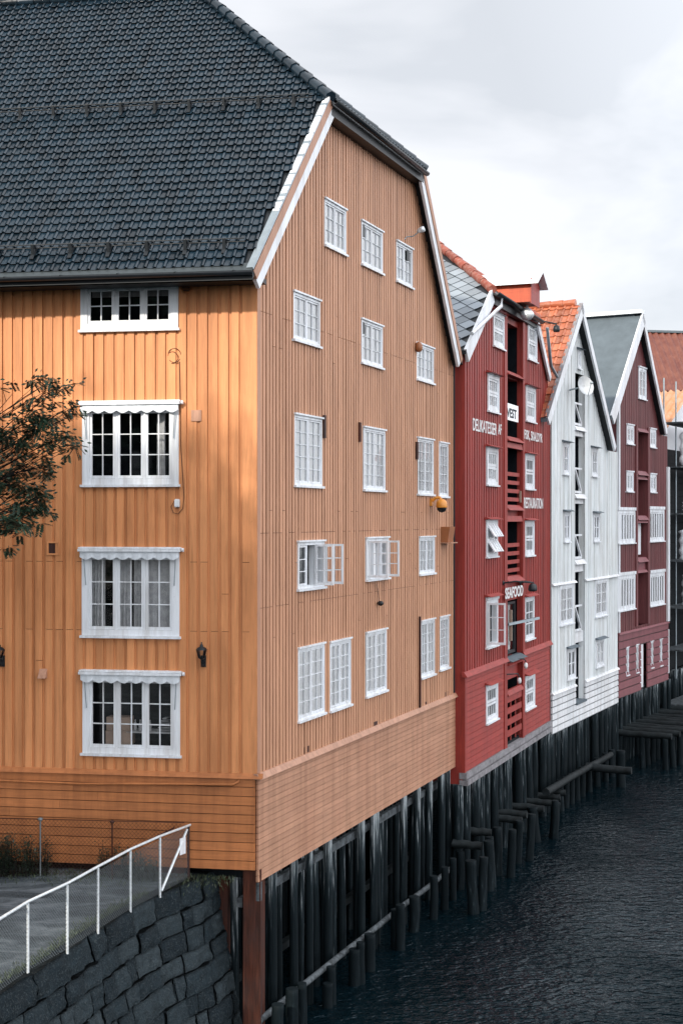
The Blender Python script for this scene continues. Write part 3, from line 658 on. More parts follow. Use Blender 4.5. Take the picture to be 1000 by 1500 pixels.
# ================================================================== red warehouse
def extrude_roof(profile_pts, dvec, L_, mb, th_=.12, start=0):
    """solid slabs for each roof slope between successive profile points"""
    for A, B in zip(profile_pts, profile_pts[1:]):
        q = [A + dvec * start, A + dvec * L_, B + dvec * L_, B + dvec * start]
        dn = Vector((0, 0, -th_)); mb.hexa([x for x in q] + [x + dn for x in q])
sR0 = RD.s(678.5); sR1 = RD.s(803)
zB = RD.at(678.5, 1132)[1]; zBelt = RD.at(678.5, 990)[1]
RW = thing('red_warehouse', RD.P(sR0, 0), 'narrow deep red warehouse with white lettering and a hoist house on its roof', 'warehouse')
OV = .13
fl = RD.at(682, 513, OV); tlr = RD.at(720, 430, OV); trd = RD.at(787, 462, OV); frr = RD.at(806, 553, OV)
zt = (tlr[1] + trd[1]) / 2; print('red profile', fl, tlr, trd, frr)
RP = [(fl[0], fl[1]), (tlr[0], zt), (trd[0], zt), (frr[0], frr[1])]; rpf = interp(RP)
rw = [(719.6, 736, 455, 505.5, 'two'), (770.4, 783.6, 471.5, 525, 'two'), (711.6, 728, 547, 601, 'two'), (767.4, 781.5, 565, 615.5, 'two'),
      (710.3, 726.3, 655, 709.5, 'two'), (766.3, 779.8, 665, 715.5, 'two'), (709.5, 725.7, 762, 815.5, 'vent'), (766, 779.5, 763, 814, 'two'),
      (709.4, 726, 880, 949, 'side'), (766, 779.5, 875.5, 938, 'tall'), (709, 726, 1004.5, 1060, 'two'), (766.3, 780.4, 990.5, 1040.5, 'two')]
rr_ = [RD.rect(*q[:4]) for q in rw]
hx0, hx1 = RD.s(739.5), RD.s(762.5)
column = (hx0, hx1, RD.at(739.5, 1096)[1], RD.at(739.5, 452)[1])
holes = [(r[0] + .03, r[1] - .03, r[2] + .03, r[3] - .03) for r in rr_] + [column]
mb, mu = MB(), MB(); clad_v(mb, mu, RD, sR0 + .02, sR1, lambda s: zBelt + .03, lambda s: rpf(s) - .14, holes, .23, .15, d=.03, joints=(), breaks=(RP[1][0], RP[2][0]))
mb.build('front_cladding', M['red'], RW); mu.build('cladding_groove', M['red'], RW)
skirt('plank_skirt', RD, sR0, sR1, zB, zBelt - .03, .15, 'red_h', RW, 'red_gap', holes=holes, d=.02, off=.02, gap=.010)
mb = MB()
for a, b2 in ((sR0 - .1, hx0), (hx1, sR1 + .12)): mb.lap(RD, a, b2, zBelt - .03, zBelt + .10, -.02, .04, .13)
mb.build('belt_board', M['red_h'], RW)
mb = MB(); mb.box(RD, sR0 - .04, sR1 + .05, zB - .16, zB - .004, -.1, .09); mb.box(RD, sR0 - .04, sR1, zB - .32, zB - .19, -.1, .12); mb.build('sill_beam', M['sillwood'], RW)
mb = MB(); mb.box(RD, sR0 - .02, sR0 + .10, zB, rpf(sR0) - .2, -.04, .045); mb.box(RD, sR1 - .08, sR1 + .02, zB, rpf(sR1) - .2, -.04, .045)
for x in (hx0, hx1): mb.box(RD, x - (.30 if x == hx0 else 0), x + (.0 if x == hx0 else .22), column[2], column[3] + .1, -.02, .065)
each(mb, 'corner_board', M['red'], RW)
mb = MB(); mb.box(RD, sR0 - .01, sR0 + .05, zB - .3, rpf(sR0) - .25, -8, -.03); mb.box(RD, sR1 - .05, sR1, zB, rpf(sR1) - .25, -8, -.03); each(mb, 'side_wall', M['red'], RW)
mb = MB(); mb.box(RD, sR0 + .06, sR1 - .06, zB - .1, zB + .08, -8, -.05); mb.build('floor_slab', M['darkwood'], RW)
# hoist column: reveals, storey panels, openings
mb = MB(); mb.box(RD, hx0 - .05, hx0 - .001, column[2], column[3], -.12, -.022); mb.box(RD, hx1 + .001, hx1 + .05, column[2], column[3], -.12, -.022); each(mb, 'reveal', M['red'], RW)
mb = MB(); mb.box(RD, hx0 - .3, hx1 + .3, column[2], column[3], -1.6, -1.5); mb.box(RD, hx1 + .01, hx1 + .06, column[2], column[3], -1.5, -.125); mb.box(RD, hx0 - .06, hx0 - .01, column[2], column[3], -1.5, -.25); mb.build('room_wall', M['inner'], RW)
ops = [(468, 540, 0), (550, 637, 0), (653, 739, 4), (762, 845, 4), (882, 967, 0), (1000, 1094, 0)]
oz = [(RD.at(739.5, b_)[1], RD.at(739.5, a)[1], k) for a, b_, k in ops]
prev = column[3] + .05
pm, pent = MB(), MB()
for i, (z0, z1, k) in enumerate(oz):
    if prev - z1 > .05:
        pm.box(RD, hx0, hx1, z1, prev, -.5, -.10)
        if i: pent.lap(RD, hx0 + .01, hx1 - .02, prev - .16, prev - .004, -.1, -.04, .14)
        if i in (2, 3): pent.lap(RD, hx0 + .01, hx1 - .02, z1 - .04, z1 + .12, -.1, .03, .06)
    prev = z0
pm.box(RD, hx0, hx1, column[2] - .02, prev, -.5, -.1)
each(pm, 'storey_panel', M['red_h'], RW); each(pent, 'threshold', M['red_h'], RW)
for z0, z1, k in oz:
    if k:
        mb = MB()
        for j in range(4): zz = z0 + .10 + j * .24; mb.box(RD, hx0 + .02, hx1 - .05, zz, zz + .11, -.06, -.03)
        each(mb, 'opening_rail', M['red_h'], RW)
z0, z1, _ = oz[0]; mb = MB(); mb.box(RD, hx0 + .06, hx1 - .35, z0 + .04, z0 + 1.35, -.42, -.38); mb.build('hatch_door', M['felt'], RW)
z0, z1, _ = oz[1]; mb = MB(); mb.box(RD, hx0 + .06, hx0 + .75, z0 + .75, z1 - .05, -.42, -.38); mb.build('hatch_door', M['felt'], RW)
z0, z1, _ = oz[3]; mb = MB(); mb.box(RD, hx0 + .05, hx0 + .8, z0, z1, -.42, -.38); mb.build('hatch_door', M['felt'], RW)
z0, z1, _ = oz[4]; f1, g1 = MB(), MB(); sash(f1, g1, RD, hx0 + .62, hx1 - .28, z0 + .1, z1 - .05, -.1, 1, 1, .07, .02, .05); do = f1.build('glass_door', M['black'], RW); g1.build('door_pane', M['glass'], do, normals=False)
mb = MB(); mb.box(RD, hx0 + .68, hx1 - .34, z0 + .18, z1 - .12, -.26, -.24); mb.build('door_blind', M['blind'], do)
mb = MB(); mb.box(RD, hx0 + .48, hx0 + .56, z0 + .5, z1 - .25, -.02, .06); mb.build('door_stile', M['box'], RW)
mb = MB(); mb.bar(RD.P(hx0 + .3, z0 + .98, .0), RD.P(hx1 - .1, z0 + 1.08, .55), .07); mb.build('tie_bar', M['zinc'], RW)
mb = MB(); mb.lap(RD, hx0, hx1 - .05, z0 - .05, z0 + .05, -.1, .0, .22); mb.build('door_sill', M['felt'], RW)
z0, z1, _ = oz[5]; mb = MB(); g0_, g1_ = hx0 + .10, hx1 - .05
for j in range(4): zz = z0 + .25 + j * .32; mb.box(RD, g0_, g1_, zz, zz + .17, .0, .035)
for j in range(4): x = g0_ + (g1_ - g0_) * j / 3; mb.box(RD, x - (.03 if j else 0), x + (.03 if j < 3 else 0), z0 + .1, z0 + 1.42, -.03, -.002)
mb.lap(RD, g0_ - .06, g1_ + .06, z0 + 1.42, z0 + 1.55, -.06, .02, .10); mb.build('slatted_gate', M['red_h'], RW)
for q, r in zip(rw, rr_):
    k = q[4]
    if k in ('two', 'vent'):
        o = window(RD, r, RW, nc=1, pc=2 if k == 'two' else 1, pr=1, case=.11, d=.06, head=.02, sw=.05, mw=.03, blind=None if q[0] in (766.3, 766, 709) else 'blind', hood='red_h', sill=True, sashes=[False])
        a, b_, c, e_ = r[0] + .11, r[1] - .11, r[2] + .09, r[3] - .11; mid = (c + e_) / 2
        if k == 'two':
            f1, g1 = MB(), MB(); sash(f1, g1, RD, a, b_, c, mid - .01, .035, 4, 1, .06, .02); sash(f1, g1, RD, a, b_, mid + .01, e_, .035, 4, 1, .06, .02)
            f1.build('sash', M['wpaint'], o); g1.build('pane', M['glass'], o, normals=False)
            if q[0] in (766.3, 766, 709): cu = MB(); drape(cu, RD, a, a + (b_ - a) * .8, c, e_, -.12, .03, 4); cu.build('curtain', M['curtain'], o, normals=False)
        else:
            for (c0_, e0_) in ((c, mid - .02), (mid + .02, e_)):
                mb = MB(); hh = e0_ - c0_; dd = .55
                mb.lap(RD, a, b_, c0_ + .18, e0_, dd - .06, .04, dd)
                for v_ in range(len(mb.v)): pass
                # tilted leaf hinged at its top edge
                mb = MB(); P = RD.P; mb.hexa([P(a, c0_ + .04, .26), P(b_, c0_ + .04, .26), P(b_, e0_, .06), P(a, e0_, .06), P(a, c0_ + .03, .23), P(b_, c0_ + .03, .23), P(b_, e0_ - .03, .03), P(a, e0_ - .03, .03)])
                for j in (1, 2, 3): x = a + (b_ - a) * j / 4; mb.hexa([P(x - .01, c0_ + .05, .28), P(x + .01, c0_ + .05, .28), P(x + .01, e0_ + .01, .08), P(x - .01, e0_ + .01, .08), P(x - .01, c0_ + .04, .26), P(x + .01, c0_ + .04, .26), P(x + .01, e0_, .06), P(x - .01, e0_, .06)])
                mb.build('sash', M['wpaint'], o)
    elif k == 'tall': window(RD, r, RW, nc=1, pc=2, pr=3, case=.09, d=.06, head=.03, sw=.05, mw=.03, blind='curtain', hood='red_h')
    else:
        o = window(RD, r, RW, nc=1, pc=2, pr=3, case=.10, d=.06, head=.10, sashes=[False], blind=None, hood='red_h')
        ax = (RD.n * math.cos(R(8)) + RD.g * math.sin(R(8))); F2 = Fr(RD.P(r[0] + .08, 0, .07), ax, RD.g.copy()); F2.n = Vector((ax.y, -ax.x, 0))
        f1, g1 = MB(), MB(); sash(f1, g1, F2, 0, .47, r[2] + .08, r[3] - .06, .02, 1, 3, .05, .02, .05); f1.build('casement_leaf', M['wpaint'], o); g1.build('leaf_pane', M['glass'], o, normals=False)
# roof: slate side, half hip, weathered red ridge capping
P = RD.P; el = P(*RP[0], OV); tlp = P(*RP[1], OV); trp = P(*RP[2], OV); er = P(*RP[3], OV); back = -RD.n
smr = (RP[1][0] + RP[2][0]) / 2; rise = (RP[1][1] - RP[0][1]) / (RP[1][0] - RP[0][0]) * (smr - RP[1][0])
SETR = 2.5; zr = zt + rise; r0r = P(smr, zr, OV) + back * SETR; LB = 12
mb = MB(); th = Vector((0, 0, -.1)); r1r = P(smr, zr, OV) + back * LB
for poly in ([el, el + back * LB, r1r, r0r, tlp], [trp, r0r, r1r, er + back * LB, er], [tlp, r0r, trp]):
    k = len(poly); mb.add(poly + [p_ + th for p_ in poly], [tuple(range(k)), tuple(range(2 * k - 1, k - 1, -1))] + [(i, (i + 1) % k, k + (i + 1) % k, k + i) for i in range(k)])
rdeck = mb.build('roof', M['black'], RW)
def diamonds(name, P0, a, b_, n, lo, hi, B1, S_, mat, root):
    mb = MB(); nb = int(B1 / (S_ / 2)) + 1
    for j in range(nb):
        for i in range(-2, int(LB / S_) + 2):
            ca = (i + .5 * (j % 2)) * S_; cb = j * S_ / 2 + S_ * .1
            if cb - S_ * .5 < -.05 or cb > B1 - .1 or ca < lo(cb) + S_ * .3 or ca > hi(cb): continue
            k = .485; q = [(ca, cb - S_ * k), (ca + S_ * k, cb), (ca, cb + S_ * k), (ca - S_ * k, cb)]
            hgt = [.035, .022, .006, .022]; tlt = random.uniform(-.004, .004)
            top = [P0 + a * x + b_ * y + n * (h_ + tlt) for (x, y), h_ in zip(q, hgt)]; bot = [p_ - n * .012 for p_ in top]; mb.hexa(top + bot)
    return mb.build(name, M[mat], root)
a1_, b1_, n1_ = roof_plane(el, back, r0r)
f = lambda p_: ((p_ - el).dot(a1_), (p_ - el).dot(b1_))
q0, q1, q2 = f(el), f(tlp), f(r0r)
diamonds('slate_tiling', el, a1_, b1_, n1_, lambda b: q1[0] * b / q1[1] if b < q1[1] else q1[0] + (q2[0] - q1[0]) * (b - q1[1]) / (q2[1] - q1[1]), lambda b: LB, q2[1], .50, 'slate', rdeck)
mb = MB(); caps(mb, tlp + Vector((0, 0, .04)), r0r + Vector((0, 0, .04)), .13, .55); caps(mb, trp, r0r, .12, .5); caps(mb, r0r, r1r, .16, .6); mb.build('ridge_capping', M['rustridge'], rdeck)
for (A, B, sgn) in ((RP[0], RP[1], 1), (RP[3], RP[2], -1)):
    mb = MB(); band(mb, RD, Vector(A), Vector(B), -.03 * sgn, (.34 if sgn > 0 else .2) * sgn, OV - .05, OV + .02); mb.build('bargeboard', M['wpaint'], RW)
    mb = MB(); band(mb, RD, Vector(A), Vector(B), .02 * sgn, .12 * sgn, -.02, OV - .06); mb.build('soffit', M['black'], RW)
mb = MB(); gutter(mb, RD.P(RP[1][0], zt - .04, OV + .12), RD.P(RP[2][0], zt - .1, OV + .12), .09); mb.box(RD, RP[1][0] + .1, RP[2][0] - .1, zt - .32, zt - .1, -.02, OV); mb.build('gutter', M['black'], RW)
s, z = RP[1]; mb = MB(); mb.tube([RD.P(s + .55, z - .1, .25), RD.P(s + .5, z - .35, .25), RD.P(RP[0][0] + .30, RP[0][1] + .45, .2)], .05, 8); mb.build('downpipe', M['wpaint'], RW)
s, z = RP[2]; mb = MB(); mb.tube([RD.P(s + .1, z - .3, .40), RD.P(s + .6, z - 1.4, .40), RD.P(RP[3][0] - .1, RP[3][1], .36)], .05, 8); mb.build('downpipe', M['zinc'], RW)
# hoist house
s0_, zr0 = RD.at(722, 408, OV); HH = thing('hoist_house', RD.P(smr, zt, .3), 'orange-red hoist housing with pale metal roof jutting from the red warehouse roof', 'hoist house')
sa = (hx0 + hx1) / 2; wh = .48; zr_ = zt + .90; zl = zt + .60; zb_ = zt - .22; dF = .62; dB = -2.9
Hs = Fr(RD.O, RD.g, RD.n)
mb = MB(); mb.box(Hs, sa - wh, sa + wh, zb_ + .25, zl, dB, dF); mb.prism(Hs, sa - wh, sa, zl + .001, zl + .002, zl + .001, zr_ - .08, dB, dF - .01); mb.prism(Hs, sa, sa + wh, zl + .001, zr_ - .08, zl + .001, zl + .002, dB, dF - .01)
mb.build('housing', M['hoist'], HH)
mb = MB(); Pq = Hs.P
for sg in (-1, 1):
    q = [Pq(sa + sg * (wh + .16), zl - .09, dB), Pq(sa + sg * (wh + .16), zl - .09, dF + .25), Pq(sa, zr_, dF + .25), Pq(sa, zr_, dB)]; mb.hexa([x + Vector((0, 0, .05)) for x in q] + q)
mb.build('metal_roof', M['ridge_w'], HH)
mb = MB(); mb.box(Hs, sa - wh - .02, sa + wh + .02, zb_ + .2, zl + .06, dF + .002, dF + .03); mb.prism(Hs, sa - wh, sa, zl + .07, zl + .08, zl + .07, zr_ - .03, dF + .002, dF + .03); mb.prism(Hs, sa, sa + wh, zl + .07, zr_ - .03, zl + .07, zl + .08, dF + .002, dF + .03); mb.build('front_board', M['red_h'], HH)
mb = MB(); mb.lathe(Hs.P(sa, zb_ - .02, .4), [(0, -.18), (.12, -.16), (.2, -.05), (.2, .03), (.1, .14), (.03, .2), (.03, .32)], 10); mb.tube([Hs.P(sa - .2, zb_ - .02, .4), Hs.P(sa + .2, zb_ - .02, .4)], .06, 8); mb.build('hoist_wheel', M['steel'], HH)
# lamps on the red front
def armlamp(F, px, py, out_, label, dx=.25):
    s, z = F.at(px, py, .1); root = thing('arm_lamp', F.P(s, z, .05), label, 'lamp', 'black arm lamps on the red warehouse')
    mb = MB(); mb.tube([F.P(s, z, .05), F.P(s, z + .05, out_ * .5), F.P(s + dx, z, out_)], .025, 6); mb.lathe(F.P(s, z, .02), [(.07, 0), (.07, .03), (0, .04)], 10, F.n); mb.build('arm', M['black'], root)
    mb = MB(); mb.lathe(F.P(s + dx, z - .12, out_), [(0, -.12), (.09, -.12), (.11, -.06), (.09, .05), (.04, .09), (0, .10)], 10); mb.build('lamp_head', M['black'], root)
armlamp(RD, 740, 854, .75, 'black lamp on a long arm over the white painted word seafood', .4)
armlamp(RD, 765, 854, .35, 'black lamp beside the tall window right of the hoist column', .3)
armlamp(RD, 790, 474, .55, 'grey lamp on a thin arm at the top right corner of the red gable', .3)
for (px, py, lb) in ((767, 975, 'small white globe lamp under the belt board by the right lower window'), (757.5, 997, 'small white globe lamp hanging over the slatted gate')):
    s, z = RD.at(px, py, .25); root = thing('globe_lamp', RD.P(s, z, .2), lb, 'lamp', 'small globe lamps on the red warehouse')
    mb = MB(); mb.tube([RD.P(s - .5, z + .22, .05), RD.P(s - .2, z + .22, .3), RD.P(s, z + .12, .3)], .02, 6); mb.build('arm', M['black'], root)
    mb = MB(); mb.lathe(RD.P(s, z, .3), [(0, -.09), (.045, -.07), (.06, 0), (.045, .07), (.02, .09)], 12); mb.build('globe', M['letters'], root)
# lettering
def lettering(F, txt, px0, px1, yt, yb, d, root, mat='letters', name='lettering', bold=.012):
    s0, z1 = F.at(px0, yt, d); _, z0 = F.at(px0, yb, d); s1 = F.s(px1, d)
    cu = bpy.data.curves.new(name, 'FONT'); cu.body = txt; cu.offset = bold; cu.extrude = .004; to = bpy.data.objects.new(name, cu); col.objects.link(to)
    bpy.context.view_layer.update(); me = bpy.data.meshes.new_from_object(to); bpy.data.objects.remove(to)
    xs = [v.co.x for v in me.vertices]; ys = [v.co.y for v in me.vertices]; x0, x1, y0, y1 = min(xs), max(xs), min(ys), max(ys)
    mb = MB(); vs = [F.P(s0 + (v.co.x - x0) / (x1 - x0) * (s1 - s0), z0 + (v.co.y - y0) / (y1 - y0) * (z1 - z0), d + v.co.z) for v in me.vertices]
    mb.add(vs, [tuple(p_.vertices) for p_ in me.polygons]); return mb.build(name, M[mat], root, normals=False)
lettering(RD, 'DELIKATESSER', 692, 727, 612, 630.5, .036, RW); lettering(RD, 'AF', 729, 734, 620.5, 636, .036, RW)
lettering(RD, 'FISK, SKALDYR', 767.5, 793.5, 629, 645, .07, RW); lettering(RD, 'RESTAURATION', 767, 794.5, 728.5, 744.5, .07, RW)
lettering(RD, 'SEAFOOD', 739.5, 765.5, 861.5, 878, .12, RW, bold=.03)
sg_ = RD.rect(740.5, 757, 590, 614.5, .0); mb = MB(); mb.box(RD, sg_[0], sg_[1], sg_[2], sg_[3], .0, .03); so = tag(mb.build('banner', M['blind'], RW), 'white sign board with dark letters')
lettering(RD, 'VEST', 742, 756, 596.5, 610.5, .034, so, 'ink', bold=.02)
mb = MB(); mb.box(RD, hx1 - .12, hx1 - .06, RD.at(760, 736)[1], RD.at(760, 719)[1], -.02, .03); mb.build('lath', M['box'], RW)

# ================================================================== white warehouse
def gable_house(name, F, xl, xr, label, cat, bottom, belt, prof_px, ov, mat_v, mat_h, depth, pitchv, barge, roofmat, extra_holes=(), ybelts=()):
    root = thing(name, F.P(F.s(xl), 0), label, cat)
    s0, s1 = F.s(xl), F.s(xr); zb = F.at(xl, bottom)[1]; zbelt = F.at(xl, belt)[1]
    PP = [F.at(*q, ov) for q in prof_px]; zz = (PP[0][1] + PP[2][1]) / 2
    print(name, [tuple(round(v_, 2) for v_ in q) for q in PP], round(s1 - s0, 2), 'zb', round(zb, 2))
    return root, s0, s1, zb, zbelt, PP
def shell(root, F, s0, s1, zb, zbelt, PP, ov, mat_v, mat_h, holes, pv, barge='wpaint', bw=(.22, .22), ph=.2, depth=8):
    pf0 = interp(PP); pf_ = lambda s: pf0(min(max(s, PP[0][0]), PP[2][0] - .0)) ; mb, mu = MB(), MB()
    clad_v(mb, mu, F, s0, s1, lambda s: zbelt + .02, lambda s: pf_(s) - .12, holes, pv, pv * .66, d=.022, joints=(), breaks=(PP[1][0],))
    mb.build('front_cladding', M[mat_v], root); mu.build('cladding_groove', M[mat_v], root)
    skirt('plank_skirt', F, s0, s1, zb, zbelt - .02, ph, mat_h, root, 'white_gap' if mat_h == 'white_h' else 'plum_gap', holes=holes, d=.035, off=.02, gap=.045)
    mb = MB()
    for a, b_ in cut(s0 - .03, s1 + .03, [(h[0], h[1]) for h in holes if h[2] < zbelt < h[3]]): mb.lap(F, a, b_, zbelt - .03, zbelt + .04, -.02, .05, .11)
    mb.build('belt_board', M[mat_h], root)
    mb = MB(); mb.box(F, s0, s0 + .05, zb, pf_(s0) - .2, -depth, -.03); mb.box(F, s1 - .05, s1, zb, pf_(s1) - .2, -depth, -.03); each(mb, 'side_wall', M[mat_h], root)
    mb = MB(); mb.box(F, s0 + .05, s1 - .05, zb + .02, zb + .2, -depth, -.05); mb.build('floor_slab', M['darkwood'], root)
    for (A, B, sgn, w_) in ((PP[0], PP[1], 1, bw[0]), (PP[2], PP[1], -1, bw[1])):
        mb = MB(); band(mb, F, Vector(A), Vector(B), -.03 * sgn, w_ * sgn, ov - .05, ov + .02); mb.build('bargeboard', M[barge], root)
        mb = MB(); band(mb, F, Vector(A), Vector(B), .02 * sgn, .14 * sgn, -.02, ov - .06); mb.build('soffit', M['black'], root)
    pts = [F.P(*q, ov) for q in PP]; mb = MB(); extrude_roof(pts, -F.n, depth + 3, mb, .12); return mb.build('roof', M['felt'], root), pts
WW, s0, s1, zb, zbelt, PP = gable_house('white_warehouse', WH, 806.5, 903, 'white timber warehouse with orange clay tiles and a satellite dish', 'warehouse', 1077, 1017,
    [(801, 612), (852, 446), (901, 655)], .30, 'white_v', 'white_h', 8, .2, 'wpaint', 'tile_orange')
ww = [(844, 848.5, 512, 539, 1, 2), (822.5, 831.5, 648, 694, 1, 2), (864.5, 873, 656, 697, 1, 2), (824, 832.8, 750, 793.5, 2, 2), (867.4, 876, 752, 793, 2, 2),
      (817.8, 837.6, 858, 916, 4, 3), (869.8, 887, 850, 904, 4, 3), (829, 841, 951, 996, 2, 2), (871, 882.4, 938, 977.5, 2, 2)]
wr = [WH.rect(*q[:4]) for q in ww]
wc0, wc1 = WH.s(841), WH.s(855)
# the hoist openings step sideways a little with height in the photo: one vertical strip
colw = (wc0, wc1, WH.at(841, 1030)[1], WH.at(841, 546)[1])
holes = [(r[0] + .03, r[1] - .03, r[2] + .03, r[3] - .03) for r in wr] + [colw]
wdeck, wp = shell(WW, WH, s0, s1, zb, zbelt, PP, .30, 'white_v', 'white_h', holes, .16, bw=(.30, .22), ph=.21, depth=9)
wmid = WH.at(806.5, 857)[1]; mb = MB()
for a, b_ in ((s0, wc0), (wc1, s1)): mb.lap(WH, a, b_, wmid - .03, wmid + .04, .02, .05, .11)
mb.build('mid_belt', M['white_h'], WW)
mb = MB(); mb.box(WH, wc0 - .05, wc0 - .001, colw[2], colw[3], -.2, -.022); mb.box(WH, wc1 + .001, wc1 + .05, colw[2], colw[3], -.2, -.022); each(mb, 'reveal', M['white_v'], WW)
mb = MB(); mb.box(WH, wc0 - .3, wc1 + .3, colw[2], colw[3], -1.6, -1.5); mb.box(WH, wc1 + .01, wc1 + .06, colw[2], colw[3], -1.5, -.205); mb.build('room_wall', M['inner'], WW)
wo = [(547, 623), (637.5, 723), (737.5, 820), (838.5, 927)]; prev = colw[3]; pm = MB(); ra_ = MB()
for a, b_ in wo:
    z1 = WH.at(841, a)[1]; z0 = WH.at(841, b_)[1]
    if prev - z1 > .05: pm.box(WH, wc0, wc1, z1, prev, -.3, -.04); pm.lap(WH, wc0 - .03, wc1 + .03, prev - .16, prev - .01, -.04, .0, .10)
    prev = z0; h_ = (z1 - z0); zm = z0 + h_ * .42
    ra_.box(WH, wc0 + .02, wc1 - .3, zm, zm + .06, -.05, .0); ra_.box(WH, wc0 + .02, wc1 - .3, z0 + .02, z0 + .1, -.05, .0)
    ra_.bar(WH.P(wc0 + .1, zm, -.02), WH.P(wc1 - .35, z0 + .1, -.02), .06)
    f1, g1 = MB(), MB(); sash(f1, g1, WH, wc0 + .02, wc1 - .25, z0 + .02, z1 - .02, -.35, 2, 3, .06, .03, .04); o = f1.build('hatch_glazing', M['zinc'], WW); g1.build('pane', M['glass'], o, normals=False)
pm.box(WH, wc0, wc1, WH.at(841, 943)[1], prev, -.3, -.04); each(pm, 'storey_panel', M['white_h'], WW); each(ra_, 'opening_rail', M['wpaint'], WW)
zd0 = WH.at(841, 1030)[1]; zd1 = WH.at(841, 943)[1]
mb = MB(); clad_h(mb, WH, wc0 + .02, wc1 - .02, zd0 + .02, zd1 - .02, .3, d=.02, off=-.32); mb.build('plank_door', M['white_h'], WW)
mb = MB(); mb.box(WH, wc0 - .02, wc1, zd0 - .06, zd0 + .015, -.4, .1); mb.build('door_sill', M['felt'], WW)
for q, r in zip(ww, wr):
    window(WH, r, WW, nc=1 if q[4] == 1 else 2, pc=max(1, q[4] // 2) if q[4] > 1 else 2, pr=q[5], case=.09, d=.05, head=.02, sw=.045, mw=.03, mull=.04, blind=None if q[4] == 2 and q[0] < 870 else 'blind', hood='felt' if q[4] < 4 else None, sill=True)
a1_, b1_, n1_ = roof_plane(wp[0], -WH.n, wp[1]); B1 = (wp[1] - wp[0]).dot(b1_)
mb = MB(); tiles(mb, wp[0], a1_, b1_, n1_, lambda b: .12, lambda b: 11.8, .02, B1 - .05, .26, .36, amp=.045, lift=.03); mb.build('clay_tiling', M['tile_orange'], wdeck, normals=False)
mb = MB(); caps(mb, wp[1] - WH.n * .25 + Vector((0, 0, .06)), wp[1] - WH.n * 11.8 + Vector((0, 0, .06)), .13, .42); mb.build('ridge_tile', M['tile_orange'], wdeck)
mb = MB(); band(mb, WH, Vector(PP[0]), Vector(PP[1]), -.07, -.034, .22, .34); mb.build('verge_flashing', M['sillwood'], WW)
# satellite dish
s, z = WH.at(855, 566, .55); DS = thing('satellite_dish', WH.P(s, z - .4, .1), 'round white satellite dish high on the white gable', 'satellite dish')
c_ = WH.P(s, z, .55); ax = (Vector((0, 0, H)) * 0 + Vector((-c_.x * .25, -c_.y, 9)) * .01 + WH.n * .55 + Vector((0, -.1, .12))).normalized()
mb = MB(); prof = [(0, 0)] + [(.33 * k / 8, .08 * (k / 8) ** 2) for k in range(1, 9)] + [(.33, .09), (.315, .075), (0, -.02)]
mb.lathe(c_, prof[1:], 28, ax); qd = ax.to_track_quat('Z', 'Y'); mb.build('reflector', M['dish'], DS)
mb = MB(); foc = c_ + ax * .35; mb.tube([c_ + qd @ Vector((0, -.38, .09)), foc], .012, 6); mb.lathe(foc, [(0, -.03), (.04, -.02), (.04, .06), (0, .08)], 8, ax); mb.tube([c_ - ax * .03, WH.P(s, z - .1, .05)], .03, 6); mb.build('feed_arm', M['zinc'], DS)

# ================================================================== plum warehouse
PW, s0, s1, zb, zbelt, PP = gable_house('plum_warehouse', PU, 904, 976.5, 'dark plum timber warehouse with grey roof and white bargeboards', 'warehouse', 1024, 929,
    [(895, 609), (941, 459), (976.5, 633)], .28, 'plum', 'plum_h', 8, .2, 'wpaint', 'felt')
pw_ = [(933, 944, 537.5, 583, 2, 3), (915.6, 925.8, 622, 649.5, 2, 2), (949.5, 958.2, 628, 654.5, 2, 2), (915.2, 925, 691, 719.5, 2, 2), (949.8, 958.6, 694.5, 720.5, 2, 2),
      (901.8, 927.3, 747.5, 796, 6, 1), (948, 970, 746, 793, 6, 1), (901.5, 927.3, 844, 895.5, 6, 1), (949, 970.4, 840, 888, 6, 1),
      (914.8, 918.6, 949, 989, 1, 4), (929.2, 932.8, 945, 985, 1, 4), (951, 954.4, 940, 978, 1, 4), (964, 967.5, 937, 975, 1, 4)]
pr_ = [PU.rect(*q[:4]) for q in pw_]
pc0, pc1 = PU.s(931), PU.s(946); colp = (pc0, pc1, PU.at(931, 917)[1], PU.at(931, 629)[1])
door = PU.rect(936.6, 945.7, 942, 1008)
holes = [(r[0] + .03, r[1] - .03, r[2] + .03, r[3] - .03) for r in pr_] + [colp, door]
pdeck, pp = shell(PW, PU, s0, s1, zb, zbelt, PP, .28, 'plum', 'plum_h', holes, .155, bw=(.42, .2), ph=.3, depth=9)
mb = MB(); mb.box(PU, pc0 - .22, pc0, colp[2], colp[3] + .15, -.9, .08); mb.box(PU, pc1, pc1 + .25, colp[2], colp[3] + .15, -.9, .08); each(mb, 'reveal', M['plum'], PW)
mb = MB(); mb.box(PU, pc0, pc1, colp[2], colp[3], -1.0, -.95); mb.build('room_wall', M['plum'], PW)
po = [(632, 689), (702, 755), (766, 817), (839.6, 912)]; prev = colp[3] + .1; pm = MB(); dl = MB(); 
for i, (a, b_) in enumerate(po):
    z1 = PU.at(931, a)[1]; z0 = PU.at(931, b_)[1]; pm.box(PU, pc0, pc1, z1, prev, -.3, -.04); pm.lap(PU, pc0, pc1, prev - .18, prev - .01, -.04, .0, .12); pm.lap(PU, pc0, pc1, z1, z1 + .1, -.04, .02, .08); prev = z0
    if i != 2: dl.box(PU, pc0 + .02, pc0 + .42, z0 + .03, z1 - .02, -.5, -.15)
    else: dl.box(PU, pc0 + .05, pc1 - .2, z0 + .1, z0 + 1.35, -.2, -.17)
each(pm, 'storey_panel', M['plum_h'], PW); each(dl, 'white_door_leaf', M['wpaint'], PW)
